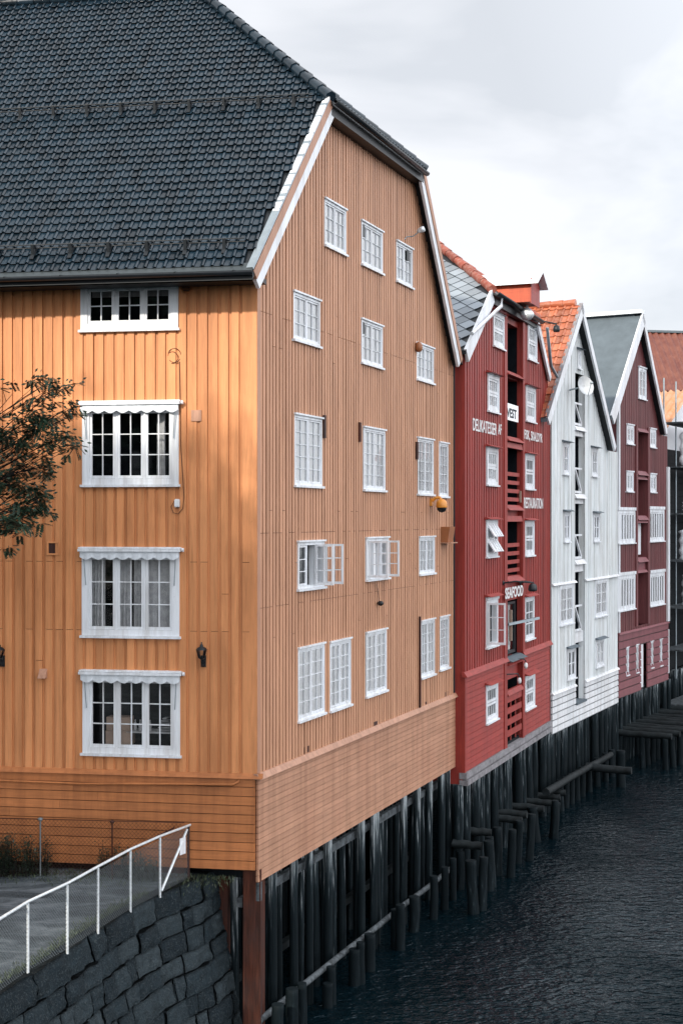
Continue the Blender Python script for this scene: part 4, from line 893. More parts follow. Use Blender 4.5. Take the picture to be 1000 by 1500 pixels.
mb = MB(); mb.box(PU, door[0] + .02, door[1] - .35, door[2], door[3] - .03, -.3, -.02); mb.build('door', M['wpaint'], PW)
mb = MB(); mb.box(PU, door[1] - .34, door[1], door[2], door[3], -.3, -.1); mb.build('door_frame', M['plum'], PW)
for q, r in zip(pw_, pr_):
    if q[4] == 1: window(PU, r, PW, nc=1, pc=1, pr=4, case=.045, d=.05, head=.03, sw=.04, mw=.02, blind='blind', sill=True)
    elif q[4] == 6: window(PU, r, PW, nc=6, pc=1, pr=1, case=.12, d=.07, head=.12, sw=.05, mull=.05, blind='curtain' if q[0] < 940 else None, sill=True)
    else: window(PU, r, PW, nc=2, pc=1, pr=q[5], case=.1, d=.06, head=.05, sw=.05, mull=.04, blind='blind', sill=True)
mb = MB(); mb.box(PU, s0 - .02, s0 + .14, zbelt + .05, interp(PP)(s0) - .2, -.04, .06); mb.box(PU, s1 - .16, s1 + .1, zbelt + .05, interp(PP)(s1) - .1, -.04, .09); mb.box(PU, s1 - .02, s1 + .08, zb + .3, zbelt - .3, -.04, .07); each(mb, 'corner_board', M['wpaint'], PW)
up = Vector((0, 0, .06)); mb = MB(); mb.bar(pp[1] + up, pp[1] - PU.n * 12 + up, .5, .14); mb.build('ridge_sheet', M['ridge_w'], pdeck)

# ================================================================== scaffolded warehouse and the big red roof beyond
S_g = Vector((1150, 2000, 0)).normalized(); SCF = Fr(PU.P(s1 + .55, 0, -.9), S_g, (S_g.y, -S_g.x, 0))
SW = thing('scaffolded_warehouse', SCF.P(0, 0), 'dark warehouse behind scaffolding with orange metal roof and white tarpaulin', 'warehouse')
zs = H + (760 - 655) * 60.5 / 2000; ap = H + (760 - 600) * 64 / 2000; W5 = 2 * SCF.s(1002)
mb = MB(); clad_h(mb, SCF, 0, W5, 2.6, zs - .1, .3, d=.05); mb.box(SCF, 0, .1, 2.6, zs, -10, -.03); mb.box(SCF, W5 - .1, W5, 2.6, zs, -10, -.03); mb.build('wall', M['darkwood'], SW)
mb = MB(); mb.prism(SCF, .15, W5 / 2, zs - .1, zs - .05, zs - .1, ap + .6, -.05, .06); mb.prism(SCF, W5 / 2, W5 - .15, zs - .1, ap + .6, zs - .1, zs - .05, -.05, .06); mb.build('tarpaulin', M['tarp'], SW)
def corr(mb, P0, a, b_, n, la, lb, pitch, amp):
    k = int(la / pitch * 4); vs = []
    for bb in (0, lb):
        for i in range(k + 1): vs.append(P0 + a * (la * i / k) + b_ * bb + n * (amp * math.sin(i * math.pi / 2)))
    mb.add(vs, [(i, i + 1, k + 2 + i, k + 1 + i) for i in range(k)], True)
A = SCF.P(-.25, zs - .15, .35); B = SCF.P(W5 / 2, ap + .75, .35); a, b_, n_r = roof_plane(A, -SCF.n, B); lb_ = (B - A).dot(b_)
mb = MB(); corr(mb, A + n_r * .06, a, b_, n_r, 2.2, lb_, .30, .06); mb.build('roof', M['corr_orange'], SW, normals=False)
A2r = SCF.P(W5 + .25, zs - .15, .35); mb = MB(); a2, b2_, n2 = roof_plane(A2r, -SCF.n, B); corr(mb, A2r + n2 * .06, a2, b2_, n2, 10, lb_, .22, .035); mb.build('roof', M['corr_orange'], SW, normals=False)
# far house with the long red roof, set back
yy = 74.0; xl_ = (880 - 500) / 2000 * yy; 
RR = thing('red_roofed_house', (xl_, yy, 0), 'long house with faded red corrugated roof behind the scaffolding', 'house')
zrg = H + (760 - 484) * yy / 2000; FB = Fr((xl_, yy - 5, 0), (.985, .17), (.17, -.985)); LBg = 26
A = FB.P(0, zrg - 6.6, .3); B = FB.P(0, zrg, -5.2); a = FB.g; b_ = (B - A).normalized(); n_b = a.cross(b_).normalized(); n_b = n_b if n_b.z > 0 else -n_b; lb_ = (B - A).length
rf = None
for j in range(4):
    mb = MB(); corr(mb, A + b_ * (lb_ * j / 4) + n_b * (.03 * (4 - j)), a, b_, n_b, LBg, lb_ / 4 + .1, .36, .07); o = mb.build('roof', M['corr_red'], RR, normals=False)
mb = MB(); corr(mb, B, a, (FB.P(0, zrg - 6.6, -10.6) - B).normalized(), n_b, LBg, lb_, .3, .04); mb.build('roof', M['corr_red'], RR, normals=False)
mb = MB(); mb.box(FB, 0, LBg, 2, zrg - 6.5, -10, 0); mb.prism(FB, 0, .1, zrg - 6.6, zrg - .3, zrg - 6.6, zrg - .3, -5.3, -5.1); mb.build('wall', M['darkwood'], RR)
mb = MB(); mb.bar(B + Vector((0, 0, .05)), B + a * LBg + Vector((0, 0, .05)), .3, .12); mb.build('ridge_cap', M['felt'], RR)
# scaffolding
SC = thing('scaffolding', SCF.P(0, 2.6, .6), 'steel pipe scaffolding with plank decks in front of the dark warehouse', 'scaffolding')
levels = [H + (760 - y) * 61 / 2000 for y in (1018, 942, 883, 818, 752, 687, 625)]
for s in (.35, 2.15, 4.2, 6.4, 8.6):
    for d in (.5, 1.45):
        mb = MB(); mb.tube([SCF.P(s, .2 if d > 1 else 2.3, d), SCF.P(s, levels[-1] + 1.9, d)], .034, 8); mb.build('pole', M['zinc'], SC)
for i, z in enumerate(levels):
    mb = MB(); mb.box(SCF, .2, 8.8, z - .06, z, .45, 1.5); mb.build('deck', M['beam'], SC)
    mb = MB()
    for zz in (z + .55, z + 1.05): mb.tube([SCF.P(.2, zz, 1.5), SCF.P(8.8, zz, 1.5)], .032, 6)
    for s in (.35, 4.2): mb.tube([SCF.P(s, z - .45, 1.46), SCF.P(s + .4, z - .05, 1.46)], .03, 6); mb.tube([SCF.P(s + 1.8, z - .45, 1.46), SCF.P(s + 1.4, z - .05, 1.46)], .03, 6)
    mb.build('guard_rail', M['zinc'], SC)
for (i, s, hh, c_) in ((5, .9, 1.5, 'wpaint'), (4, 1.3, .5, 'wpaint'), (3, .8, 1.3, 'zinc'), (2, 1.2, 1.4, 'zinc')):
    z = levels[i]; mb = MB(); n_s = 10
    prof = [(.02, 0)] + [(.16 + .05 * math.sin(k * 1.9 + i), hh * (k + .5) / n_s) for k in range(n_s)] + [(.03, hh)]
    mb.lathe(SCF.P(s, z, 1.2), prof, 9); o = thingmesh('wrapped_bundle', mb, M['tarp' if c_ == 'wpaint' else 'awning'], None, 'bundle', None, loc=SCF.P(s, z, 1.2))
    o['label'] = {5: 'tall white wrapped bundle on the top scaffold deck', 4: 'short white wrapped bundle on an upper scaffold deck', 3: 'pale wrapped bundle on the middle scaffold deck', 2: 'pale wrapped bundle on a lower scaffold deck'}[i]
# ================================================================== terrace, stone wall, quay
TZ = 3.12
edge = [(-4.62, 15.2), (-4.45, 17.7), (-4.02, 19.0), (-3.72, 20.2), (-3.38, 21.4), (-2.95, 22.5), (-2.42, 23.45), (-2.20, 24.2)]
wq = FL.P(0, 0)
g_end = FL.P(11, 0, .05)
sheet('gravel_terrace', [(x - .3, y) for x, y in edge[:-1]] + [(-2.6, 23.75), tuple(FL.P(1.0, 0, -.1))[:2], tuple(FL.P(30, 0, -.1))[:2], (-60, 34), (-60, -20), (-8, -20), (-5.2, 10)], TZ, M['gravel'])
# ground behind and beneath the row of warehouses, out to the horizon
quay = [G.P(-2, 0, -5.0), G.P(11.5, 0, -5.0), G.P(24, 0, -5.0), WH.P(9, 0, -5), PU.P(8, 0, -5), PU.P(60, 0, -5), PU.P(400, 0, -5)]
sheet('ground', [tuple(q)[:2] for q in quay] + [(-600, 900), (-600, -300), (-62, -300), (-62, 26)], 2.0, M['soil'])
def stonewall(name, path, z1, courses, batter, mat, label, cat, outn):
    """courses of roughly squared blocks along a polyline"""
    path = [Vector((x, y, 0)) for x, y in path]; seg = [(b_ - a).length for a, b_ in zip(path, path[1:])]; tot = sum(seg)
    def at(t_):
        t_ = max(0, min(tot - 1e-4, t_))
        for a, b_, l_ in zip(path, path[1:], seg):
            if t_ <= l_: d_ = (b_ - a).normalized(); return a + d_ * t_, Vector((d_.y, -d_.x, 0)) * outn
            t_ -= l_
        d_ = (path[-1] - path[-2]).normalized(); return path[-1], Vector((d_.y, -d_.x, 0)) * outn
    mb = MB(); z = z1
    for ci, hgt in enumerate(courses):
        t_ = -random.uniform(0, .5)
        while t_ < tot:
            ln = random.uniform(.28, .80) if ci else random.uniform(.45, 1.0); t1 = min(t_ + ln, tot); a0 = max(t_, 0)
            if t1 - a0 > .05:
                zt_ = z + random.uniform(-.008, .008) * (ci > 0); zb_ = z - hgt; nu, nv = 9, 7; vs = []; pr_j = random.uniform(-.025, .035); tl_ = random.uniform(-.015, .015)
                for j in range(nv + 1):
                    for i in range(nu + 1):
                        u, v_ = i / nu, j / nv; gp = .007; tt = a0 + gp + (t1 - a0 - 2 * gp) * u + tl_ * (v_ - .5); zz = zb_ + gp + (zt_ - zb_ - 2 * gp) * v_
                        p_, nn = at(tt); eg = min(u, 1 - u, v_, 1 - v_) * 2; rnd = min(1, eg * 9)
                        d_ = batter * (z1 - zz) + pr_j + (-.032 * (1 - rnd) ** 2) + .05 * noise.noise(Vector((tt * 3, zz * 3, ci))) + .035 * noise.noise(Vector((tt * 8, zz * 8, ci))) + .018 * noise.noise(Vector((tt * 21, zz * 21, ci)))
                        if j in (0, nv): tt += 0
                        vs.append(p_ + nn * d_ + Vector((0, 0, zz + .006 * noise.noise(Vector((tt * 5, 2.2, zz * 4))))))
                f_ = [(j * (nu + 1) + i, j * (nu + 1) + i + 1, (j + 1) * (nu + 1) + i + 1, (j + 1) * (nu + 1) + i) for j in range(nv) for i in range(nu)]
                # back ring for thickness
                rim = [i for i in range(nu + 1)] + [(j) * (nu + 1) + nu for j in range(1, nv + 1)] + [nv * (nu + 1) + i for i in range(nu - 1, -1, -1)] + [j * (nu + 1) for j in range(nv - 1, 0, -1)]
                base = len(vs)
                for k in rim: p_, nn = at(a0 + (t1 - a0) * ((k % (nu + 1)) / nu)); vs.append(Vector((vs[k].x, vs[k].y, vs[k].z)) - nn * .45)
                m_ = len(rim); f_ += [(rim[k], rim[(k + 1) % m_], base + (k + 1) % m_, base + k) for k in range(m_)]
                mb.add(vs, f_, True)
            t_ = t1
            if t1 >= tot: break
        z -= hgt
    # dark packing behind the joints
    vs = []; fs = []; k = 14
    for i in range(k + 1):
        p_, nn = at(tot * i / k)
        vs += [p_ + nn * (batter * (z1 + .5) - .12) + Vector((0, 0, -.5)), p_ - nn * .12 + Vector((0, 0, z1 - .05)), p_ - nn * .5 + Vector((0, 0, z1 - .05))]
    for i in range(k): fs += [(3 * i, 3 * i + 3, 3 * i + 4, 3 * i + 1), (3 * i + 1, 3 * i + 4, 3 * i + 5, 3 * i + 2)]
    mb.add(vs, fs); o = mb.build(name, M[mat], normals=False); return tag(o, label, cat)
crs = [.40, .32, .36, .30, .38, .34, .36, .34, .4, .4]
stonewall('stone_wall', edge, TZ + .0, crs, .17, 'stone', 'dark battered wall of rough stone blocks below the white railing', 'wall', 1)
stonewall('quay_wall', [tuple(q)[:2] for q in (G.P(-.6, 0, -3.0) + l_dir * .6, G.P(6, 0, -3.6), G.P(12, 0, -3.6), G.P(24, 0, -3.8), WH.P(9, 0, -3.8), PU.P(8, 0, -3.8), PU.P(18, 0, -3.8))], 2.6, [.55, .5, .55, .5, .6, .6], .05, 'stone', 'shadowy stone quay wall behind the timber piles', 'wall', 1)
# ---- railing
RL = thing('metal_railing', (-4.3, 18.6, TZ), 'white painted pipe railing with wire mesh along the top of the stone wall', 'railing')
posts = [((-4.62, 16.55), TZ), ((-4.50, 17.6), TZ), ((-4.27, 18.62), TZ), ((-3.92, 19.55), TZ), ((-3.65, 20.5), TZ), ((-3.33, 21.57), TZ), ((-2.98, 22.46), TZ)]
posts = [((-4.95, 15.0), TZ)] + posts; hR = .96
end = Vector((-2.62, 23.42, TZ)); tops = [Vector((x, y, z + hR)) for (x, y), z in posts] + [end + Vector((.03, 0, .93))]
for (x, y), z in posts:
    mb = MB(); mb.tube([(x, y, z - .05), (x, y, z + hR - .02)], .020, 8); mb.build('post', M['steel'], RL)
mb = MB(); mb.tube([end, end + Vector((0, 0, .93))], .022, 8); tag(mb.build('post', M['rust'], RL), 'rusty end post')
sm_ = []
for i in range(len(tops) - 1):
    for k in range(4): sm_.append(tops[i].lerp(tops[i + 1], k / 4))
sm_.append(tops[-1]); off = Vector((-.05, .03, -.03))
mb = MB(); mb.tube(sm_, .022, 8); mb.build('handrail', M['steel'], RL); mb = MB(); mb.tube([p_ + off for p_ in sm_], .015, 8); mb.build('handrail', M['steel'], RL)
mb = MB(); mb.tube([Vector((-2.96, 22.5, TZ + .05)), end + Vector((-.02, -.04, .86))], .022, 8); mb.build('brace', M['steel'], RL)
mb = MB(); p_ = Vector((-2.70, 23.2, TZ + .62)); ax = Vector((.5, .86, 0)).normalized(); mb.hexa([p_ - ax * .08 + Vector((0, 0, -.14)), p_ + ax * .08 + Vector((0, 0, -.14)), p_ + ax * .08 + Vector((0, 0, .14)), p_ - ax * .08 + Vector((0, 0, .14))] + [q_ + Vector((.01, -.006, 0)) for q_ in (p_ - ax * .08 + Vector((0, 0, -.14)), p_ + ax * .08 + Vector((0, 0, -.14)), p_ + ax * .08 + Vector((0, 0, .14)), p_ - ax * .08 + Vector((0, 0, .14)))])
mb.build('small_sign', M['wpaint'], RL)
def mesh_net(mb, A, B, h, st=.055, r=.0028, z0=.02):
    A = Vector(A); B = Vector(B); L_ = (B - A).length; t_ = (B - A) / L_; nn = Vector((t_.y, -t_.x, 0)) * r
    upv = Vector((0, 0, 1)); k = int((L_ + h) / st)
    for sg in (0, 1):
        for i in range(k):
            x0 = i * st - h; a0, a1 = max(0, -x0), min(h, L_ - x0)
            if a1 - a0 < .03: continue
            q0 = A + t_ * (x0 + a0) + upv * ((a0 if sg else h - a0) + z0); q1 = A + t_ * (x0 + a1) + upv * ((a1 if sg else h - a1) + z0)
            d_ = (q1 - q0).normalized(); w_ = d_.cross(nn.normalized()) * r; mb.add([q0 - w_, q1 - w_, q1 + w_, q0 + w_], [(0, 1, 2, 3)])
mb = MB()
pl = [Vector((x, y, TZ)) for (x, y), z in posts] + [end]
for a, b_ in zip(pl, pl[1:]): mesh_net(mb, a, b_, .88)
mb.build('wire_mesh', M['wire'], RL, normals=False)
FN = thing('wire_fence', FL.P(2, TZ, .5), 'low rusty wire mesh fence close to the ochre wall', 'fence')
fz = TZ + .98; f0 = FL.P(FL.s(278), 0, .35); f1_ = FL.P(FL.s(75) + 3.2, 0, .55)
for px in (75, 178): q_ = FL.P(FL.s(px), TZ, .5); mb = MB(); mb.tube([q_, q_ + Vector((0, 0, .98))], .014, 8); mb.lathe(q_, [(.03, .96), (.05, 1.0), (0, 1.02)], 8); mb.build('post', M['rust' if px > 100 else 'wire'], FN)
mb = MB(); mb.tube([Vector((f0.x, f0.y, fz)), Vector((f1_.x, f1_.y, fz - .02))], .009, 6); mb.tube([FL.P(FL.s(178), TZ + .35, .5), FL.P(FL.s(265), TZ + .9, .4)], .015, 6); mb.build('top_wire', M['rust'], FN)
mb = MB(); mesh_net(mb, Vector((f1_.x, f1_.y, TZ)), Vector((f0.x, f0.y, TZ)), .94, .07, .0026); mb.build('wire_mesh', M['rust'], FN, normals=False)
mb = MB(); s = FL.s(245); mb.box(FL, s - .28, s + .42, 2.9, BOT - .01, -.3, -.05); thingmesh('foundation_boards', mb, M['rust'], 'rusty boards closing the gap under the ochre skirt', 'boards', loc=FL.P(s, 2.9))
# ---- shrubs and weeds
def leafq(mb, p_, d_, up_, L_, W_):
    d_ = d_.normalized(); x = d_.cross(up_); x = x.normalized() if x.length > 1e-3 else Vector((1, 0, 0)); n_l = x.cross(d_)
    mb.add([p_, p_ + d_ * L_ * .5 + x * W_ / 2 - n_l * W_ * .1, p_ + d_ * L_, p_ + d_ * L_ * .5 - x * W_ / 2 - n_l * W_ * .1], [(0, 1, 2, 3)])
def rv(s=1): return Vector((random.gauss(0, 1), random.gauss(0, 1), random.gauss(0, 1))).normalized() * s
def shrub(c_, w_, h_, n, label):
    root = thing('shrub', c_, label, 'shrub', 'shrubs along the foot of the ochre wall'); st, lf = MB(), MB()
    for i in range(n):
        b0 = c_ + Vector((random.uniform(-w_, w_) * .6, random.uniform(-.1, .1), 0)); tp = b0 + Vector((random.uniform(-.3, .3) * w_, random.uniform(-.2, .1), h_ * random.uniform(.45, 1)))
        md = b0.lerp(tp, .5) + rv(.04); st.tube([b0, md, tp], .006, 4, .002, cap=False)
        for k in range(34):
            t_ = random.random() ** .7; q_ = b0.lerp(md, t_ * 2) if t_ < .5 else md.lerp(tp, t_ * 2 - 1); d_ = rv(); d_.z = abs(d_.z) * .5 - .1; leafq(lf, q_ + d_ * random.uniform(0, .07), d_, Vector((0, 0, 1)), random.uniform(.035, .07), random.uniform(.02, .035))
    st.build('stem', M['bark'], root); lf.build('foliage', M['shrub'], root, normals=False)
for (px, d, w_, h_, n, lb) in ((8, .6, .5, .75, 60, 'dark bushy shrub at the left edge below the ochre wall'), (38, .55, .45, .85, 40, 'upright dark shrub beside the first fence post'), (66, .4, .35, .7, 26, 'loose shrub around the grey fence post'),
        (-40, .7, .6, .8, 50, 'dense shrub outside the left edge'), (168, .35, .25, .62, 16, 'thin shrub by the rusty fence post'), (205, .4, .3, .55, 24, 'low bush between the railing and the ochre wall'), (228, .5, .25, .4, 16, 'small bush behind the last railing post')):
    if px < 0: continue
    q_ = FL.P(FL.s(px), TZ, d); shrub(q_, w_, h_, n, lb)
mb = MB()
for i in range(5200):
    if random.random() < .6: s = random.uniform(.3, 9); d = abs(random.gauss(0, .45)) + .1; q_ = FL.P(s, TZ, d)
    else:
        k = random.randrange(len(edge) - 3); t_ = random.random(); a, b_ = edge[k], edge[k + 1]; q_ = Vector((a[0] + (b_[0] - a[0]) * t_ - .2 - abs(random.gauss(0, .1)), a[1] + (b_[1] - a[1]) * t_, TZ))
    d_ = Vector((random.gauss(0, .5), random.gauss(0, .5), 1)); leafq(mb, q_, d_, rv(), random.uniform(.03, .10), .012)
tag(mb.build('grass', M['grass'], normals=False), 'sparse grass and weeds along the wall foot and the stone edge', 'grass', kind='stuff')
# ---- rowan tree whose outer branches reach into the picture
def rowan_leaf(mb, p_, d_, L_=.15):
    d_ = d_.normalized(); side = d_.cross(Vector((0, 0, 1))); side = side.normalized() if side.length > .01 else Vector((1, 0, 0)); dn = Vector((0, 0, -1))
    for k in range(1, 6):
        q_ = p_ + d_ * L_ * k / 5.5 + dn * .012 * k
        for sg in (-1, 1): leafq(mb, q_, side * sg + d_ * .7 + dn * .25, d_.cross(side), .082, .034)
    leafq(mb, p_ + d_ * L_, d_ + dn * .3, side, .08, .034)
TR = thing('rowan_tree', (-8.0, 19.6, TZ), 'dark leafy tree whose branches reach in from the left edge', 'tree')
br, lf = MB(), MB(); yT = 20.3
def pt(px, py, dy=0): y = yT + dy; return Vector(((px - 500) / 2000 * y, y, H + (760 - py) * y / 2000))
hub = Vector((-6.3, 20.2, 8.6)); br.tube([(-8.0, 19.6, TZ - .1), (-7.9, 19.7, 5.5), (-7.6, 19.9, 7.2), (-7.2, 20, 8.4), (-6.9, 20.1, 10.4)], .16, 8, .05)
sprays = [(72, 560, .34, 15), (88, 568, .2, 7), (55, 580, .25, 8), (18, 578, .25, 8), (4, 600, .3, 9), (62, 605, .30, 15), (38, 612, .26, 12), (78, 612, .22, 8), (100, 598, .18, 7), (108, 608, .12, 3), (60, 628, .22, 10), (88, 640, .26, 11), (105, 640, .14, 5),
          (105, 655, .12, 4), (35, 645, .35, 26), (10, 640, .3, 14), (75, 655, .22, 10), (20, 672, .25, 8), (56, 672, .24, 9), (60, 690, .25, 12), (25, 700, .34, 22), (48, 712, .28, 18), (60, 728, .2, 10), (10, 715, .3, 20), (36, 738, .3, 20), (55, 750, .2, 10), (28, 762, .26, 18), (12, 750, .3, 20), (20, 778, .14, 6), (42, 768, .14, 6), (2, 775, .2, 8), (2, 805, .1, 3), (1, 665, .25, 10), (75, 682, .12, 3)]
for px, py, rad, n in sprays:
    tip = pt(px, py, random.uniform(-.35, .35)); st = hub + Vector((random.uniform(-.5, .2), random.uniform(-.3, .3), (tip.z - hub.z) * random.uniform(.3, .7) - .3))
    md = st.lerp(tip, .55) + Vector((0, 0, random.uniform(-.15, .12))); br.tube([st, md, st.lerp(tip, .85) + rv(.04), tip], .012, 5, .004, cap=False)
    for i in range(max(2, int(n * .62))):
        c_ = tip + Vector((random.gauss(0, rad * .55), random.gauss(0, .25), random.gauss(0, rad * .26)));
        if random.random() < .5: br.tube([md.lerp(tip, random.uniform(.2, .9)), c_.lerp(tip, .3), c_], .005, 4, .002, cap=False)
        for k in range(4): d_ = Vector((random.gauss(.15, 1), random.gauss(0, .8), random.gauss(-.05, .35))); rowan_leaf(lf, c_ + rv(.02), d_, random.uniform(.09, .15))
for i in range(420):   # crown outside the frame
    c_ = Vector((-7.6 + random.gauss(0, .8), 19.6 + random.gauss(0, 1.2), 9.7 + random.gauss(0, 1.5)))
    if (c_.x / c_.y) * 2000 + 500 > -12: continue
    for k in range(7): rowan_leaf(lf, c_ + rv(.15), rv(), .16)
    if i % 6 == 0: br.tube([(-7.2, 20, 8.2), ((-7.2 + c_.x) / 2, (20 + c_.y) / 2, (8.6 + c_.z) / 2), c_], .03, 5, .006, cap=False)
br.build('trunk', M['bark'], TR); lf.build('crown', M['leaf'], TR, normals=False)
# ---- unseen tree added on the left, crown shaped to shade the lower ochre wall
BT = thing('shade_tree', (-10.6, 12.6, TZ), 'tall tree added out of view to the left to shade the ochre wall', 'tree')
br, lf = MB(), MB(); bb_ = Vector((-10.6, 12.6, TZ)); br.tube([bb_ - Vector((0, 0, .1)), bb_ + Vector((0, 0, 6)), bb_ + Vector((.2, 0, 14))], .3, 10, .12)
for i in range(2300):
    u = rv(); r_ = random.random() ** .4; c_ = Vector((bb_.x + u.x * 4.6 * r_, bb_.y + u.y * 3.6 * r_, 9.6 + 8.5 * random.random()))
    if c_.x > -5.4 or c_.z > 16.4 + 1.2 * noise.noise(Vector((c_.x * .3, c_.y * .3, 8))): continue
    if i % 12 == 0: br.tube([bb_ + Vector((0, 0, random.uniform(7, 12))), bb_.lerp(c_, .6) + Vector((0, 0, 1)), c_], .06, 5, .01, cap=False)
    for k in range(9): leafq(lf, c_ + rv(random.uniform(.05, .5)), rv(), rv(), .34, .24)
br.build('trunk', M['bark'], BT); lf.build('crown', M['leaf'], BT, normals=False)

# ================================================================== piles
def pile_mesh(seed, rad=.13, n=12, rings=14):
    random.seed(seed); mb = MB(); prof = []; vs = []
    for j in range(rings + 1):
        z = j / rings
        for i in range(n):
            a = 2 * math.pi * i / n; r_ = rad * (1 + .10 * noise.noise(Vector((math.cos(a) * 1.5, math.sin(a) * 1.5 + seed, z * 3))) + .05 * noise.noise(Vector((math.cos(a) * 5, math.sin(a) * 5, z * 14 + seed)))) * (1.04 - .08 * z)
            vs.append(Vector((r_ * math.cos(a) + .03 * noise.noise(Vector((seed, 0, z * 2))), r_ * math.sin(a), z)))
    fs = [(j * n + i, j * n + (i + 1) % n, (j + 1) * n + (i + 1) % n, (j + 1) * n + i) for j in range(rings) for i in range(n)] + [tuple(range(rings * n, rings * n + n))]
    mb.add(vs, fs, False); mb.smooth = [True] * (len(fs) - 1) + [False]; o = mb.build('timber_pile', M['pile']); return o
protos = [pile_mesh(k) for k in range(6)]; used = set(); random.seed(11)
ORD = 'first second third fourth fifth sixth seventh eighth ninth tenth eleventh twelfth thirteenth fourteenth fifteenth sixteenth seventeenth eighteenth nineteenth twentieth'.split()
ORD += ['twenty-' + w_ for w_ in ORD[:9]] + ['thirtieth']
cnt = {}
def nth(label, what='along from the ochre corner'):
    k = cnt.get(label, 0); cnt[label] = k + 1; return label + ', ' + ORD[k] + ' ' + what
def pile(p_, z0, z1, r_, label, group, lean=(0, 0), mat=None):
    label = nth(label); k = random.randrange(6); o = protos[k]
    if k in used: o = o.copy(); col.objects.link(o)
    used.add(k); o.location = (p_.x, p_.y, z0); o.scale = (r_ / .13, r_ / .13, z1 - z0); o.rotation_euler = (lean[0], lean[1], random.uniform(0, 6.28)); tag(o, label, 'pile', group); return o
def beam(name, p_, q_, w_, h_, mat, label, cat, group=None, rnd=False):
    mb = MB(); 
    if rnd: 
        pts = [Vector(p_).lerp(Vector(q_), k / 6) + rv(.02) * (0 < k < 6) for k in range(7)]; mb.tube(pts, w_ / 2, 9, h_ / 2)
    else: mb.bar(p_, q_, w_, h_)
    return thingmesh(name, mb, M[mat], nth(label) if group else label, cat, group, loc=p_)
LBL = 'front-row timber pile under the ochre warehouse'
front = [383, 399, 428, 452, 483, 528, 546, 554, 589, 610, 630, 643, 654, 662]
for px in front[1:]:
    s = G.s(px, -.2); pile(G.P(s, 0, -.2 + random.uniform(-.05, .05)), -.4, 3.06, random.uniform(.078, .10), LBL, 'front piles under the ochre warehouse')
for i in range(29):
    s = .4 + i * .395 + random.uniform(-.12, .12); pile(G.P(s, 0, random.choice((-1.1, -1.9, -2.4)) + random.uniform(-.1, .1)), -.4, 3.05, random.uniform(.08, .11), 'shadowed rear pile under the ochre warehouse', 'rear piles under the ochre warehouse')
beam('horizontal_beam', G.P(.1, 2.62, -.36), G.P(11.7, 2.62, -.36), .1, .16, 'beam', 'pale weathered beam just under the ochre skirt behind the piles', 'beam')
beam('horizontal_beam', G.P(.1, .62, .02), G.P(11.8, .55, .02), .12, .12, 'beam', 'long grey waling beam at water level below the ochre warehouse', 'beam', None, True)
beam('horizontal_beam', G.P(.1, .95, -.9), G.P(11.8, .9, -.9), .14, .14, 'log', 'dark inner beam between the piles near the water', 'beam')
random.seed(5)
for (px, py) in ((407, 1471), (428, 1448), (442, 1440), (480, 1440), (485, 1416), (519, 1390), (528, 1380), (541, 1368), (580, 1332), (586, 1325), (606, 1313), (635, 1283), (651, 1270), (663, 1257), (674, 1247)):
    d = random.uniform(.2, .38); s, z = G.at(px, py, d); pile(G.P(s, 0, d), -.5, max(.35, z), random.uniform(.085, .12), 'short cut-off pile before the waling beam', 'cut-off piles below the ochre warehouse')
random.seed(77)
for i in range(24):
    s = .35 + i * .475 + random.uniform(-.14, .14); pile(G.P(s, 0, -.55 + random.uniform(-.12, .1)), -.4, 3.05, random.uniform(.07, .095), 'dark second-row pile under the ochre warehouse', 'second-row piles under the ochre warehouse', (random.uniform(-.01, .01), random.uniform(-.01, .01)))
# corner: rusty square post, white pipe, dark posts
mb = MB(); q_ = FL.P(-.06, 0, -.10); F3 = Fr(q_, FL.g, FL.n); mb.box(F3, -.01, .30, -.4, BOT - .002, -.3, .05)
thingmesh('corner_post', mb, M['rust'], 'square rust-red post carrying the corner of the ochre warehouse', 'post', loc=q_)
q_ = G.P(.10, 0, .0); mb = MB(); mb.tube([q_ + Vector((0, 0, 3.0)), q_ + Vector((0, 0, 1.6)), q_ + Vector((.02, 0, -.3))], .045, 8); mb.tube([q_ + Vector((0, 0, 2.7)), q_ + Vector((0, 0, 3.02))], .06, 8)
thingmesh('drain_pipe', mb, M['beam'], 'thin pale drain pipe beside the rust-red corner post', 'pipe', loc=q_)
mb = MB(); q_ = FL.P(.72, 0, -.5); F3 = Fr(q_, FL.g, FL.n); mb.box(F3, -.1, .22, -.4, BOT, -.3, .0); thingmesh('inner_post', mb, M['rust'], 'shadowed reddish post next to the end of the stone wall', 'post', loc=q_)
# boulder at the wall foot
mb = MB(); 
for (cx, cy, cz, rr) in ((-1.75, 23.0, .1, .42), (-2.1, 22.4, -.05, .35), (-1.5, 23.4, -.1, .3)):
    mb.lathe((cx, cy, cz), [(0, -rr * .6)] + [(rr * math.sin(math.pi * k / 6) * (1 + .12 * math.sin(k * 3)), -rr * .7 * math.cos(math.pi * k / 6)) for k in range(1, 6)] + [(0, rr * .6)], 9)
thingmesh('rubble', mb, M['stone'], 'loose dark boulders at the foot of the stone wall', 'boulders', loc=(-1.75, 23, 0))
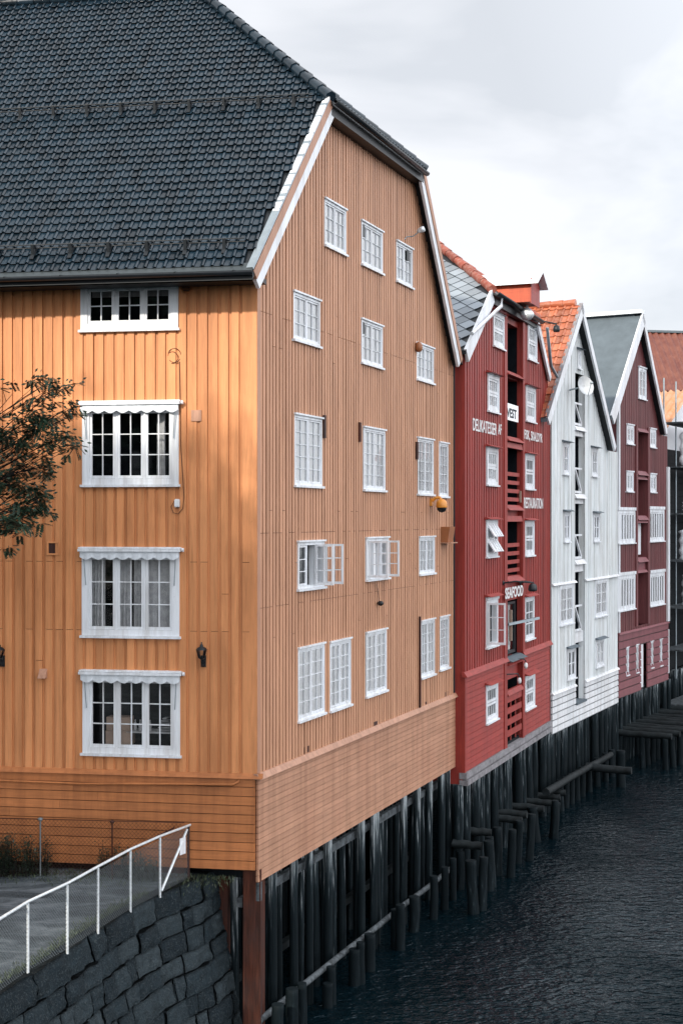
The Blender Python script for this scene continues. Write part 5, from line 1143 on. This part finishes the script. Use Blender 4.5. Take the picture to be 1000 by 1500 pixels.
# red, white and plum warehouses: dense rows of piles
random.seed(21)
def row(F, pxs, d, z1, r_, label, group):
    for px in pxs: s = F.s(px, d); pile(F.P(s, 0, d + random.uniform(-.06, .06)), -.4, z1, r_ * random.uniform(.88, 1.1), label, group, (random.uniform(-.012, .012), random.uniform(-.012, .012)))
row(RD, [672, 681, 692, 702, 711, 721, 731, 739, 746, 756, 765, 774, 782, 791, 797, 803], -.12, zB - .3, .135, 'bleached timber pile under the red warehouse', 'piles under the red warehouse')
row(RD, [676, 688, 702, 717, 730, 741, 751, 764, 778, 790], -.7, zB - .2, .13, 'dark second-row pile under the red warehouse', 'rear piles under the red warehouse')
wzb = WH.at(806.5, 1077)[1]; pzb = PU.at(904, 1024)[1]
row(WH, [811, 816, 822, 827, 833, 838, 844, 850, 856, 861, 867, 873, 879, 884, 890, 896, 901], -.12, wzb + .02, .115, 'greyish timber pile under the white warehouse', 'piles under the white warehouse')
row(WH, [808, 815, 823, 831, 837, 846, 855, 863, 872, 880, 887, 894, 900], -.6, wzb + .02, .12, 'dark second-row pile under the white warehouse', 'rear piles under the white warehouse')
row(PU, [906, 911, 916, 921, 927, 933, 938, 943, 949, 954, 959, 964, 970, 976], -.12, pzb + .02, .115, 'dark timber pile under the plum warehouse', 'piles under the plum warehouse')
row(PU, [910, 918, 926, 936, 946, 952, 959, 966, 974], -.6, pzb + .02, .12, 'dark second-row pile under the plum warehouse', 'rear piles under the plum warehouse')
row(SCF, [983, 988, 993, 998, 1004, 1010, 1016, 1023, 1030], .2, 2.6, .17, 'dark pile under the scaffolded warehouse', 'piles under the scaffolded warehouse')
# fender logs and stubs below the red house
for i, (x0, x1, y0) in enumerate(((676, 688, 1236), (693, 702, 1217), (730, 750, 1198), (736, 758, 1190), (758, 785, 1181), (775, 798, 1173), (790, 809, 1165), (797, 818, 1158))):
    s, z = RD.at(x0, y0, .0); k = (x1 - x0) * .033; z = max(.75, min(1.3, z)); beam('fender_log', RD.P(s, z, -.25), RD.P(s + .1, z - .04, .3 + k * .5), .22, .20, 'log', 'short fender log poking from the red warehouse piles', 'log', 'fender logs below the red warehouse', True)
for (px, py) in ((694, 1222), (704, 1215), (717, 1204), (722, 1204), (730, 1203), (746, 1202), (756, 1200), (774, 1188), (787, 1182), (808, 1175), (812, 1172)):
    d = random.uniform(.5, 1.0); s, z = RD.at(px, py, d); pile(RD.P(s, 0, d), -.5, max(.6, min(z, 1.25)), random.uniform(.10, .14), 'short leaning stub pile off the red warehouse', 'stub piles below the red warehouse', (random.uniform(-.1, .05), random.uniform(-.08, .12)))
a = WH.at(806, 1157, .6); beam('floating_log', WH.P(a[0], 1.0, .45), WH.P(WH.s(896, .5), .95, .45), .24, .2, 'log', 'long dark fender log running below the white warehouse', 'log', None, True)
for px in (818, 826, 834, 842, 850, 860, 872, 884, 893): s = WH.s(px, .2); pile(WH.P(s, 0, .25), -.5, .98, .11, 'stub pile under the long fender log', 'stub piles below the white warehouse')
s = WH.s(866, .5); beam('fender_log', WH.P(s, .95, .3), WH.P(s + .2, .9, 1.8), .28, .26, 'log', 'short fender log crossing the long log below the white warehouse', 'log', None, True)
s = WH.s(900, .8); pile(WH.P(s, 0, 1.0), -.5, 1.25, .16, 'thick mooring stub at the end of the long log', 'stub piles below the white warehouse')
random.seed(9)
for i, (x0, y0, ln) in enumerate(((905, 1086, 3.2), (913, 1080, 3.4), (920, 1075, 3.6), (928, 1070, 3.7), (937, 1063, 4.2), (944, 1058, 4.2), (952, 1055, 4.6), (958, 1051, 4.6), (966, 1048, 4.8), (973, 1045, 5), (981, 1043, 5), (989, 1040, 5))):
    s = PU.s(x0, 0); z = 1.25 + .02 * (i % 3); beam('jetty_log', PU.P(s, z, -.2), PU.P(s + .15, z - .03, ln * .62), .26, .24, 'log', 'dark log of the low jetty below the plum warehouse', 'log', 'jetty logs below the plum warehouse', True)
    for dd in (.9, ln * .55): pile(PU.P(s + .1, 0, dd), -.5, z - .1, .11, 'post in the water carrying the log jetty', 'posts under the log jetty', (0, random.uniform(-.05, .05)))
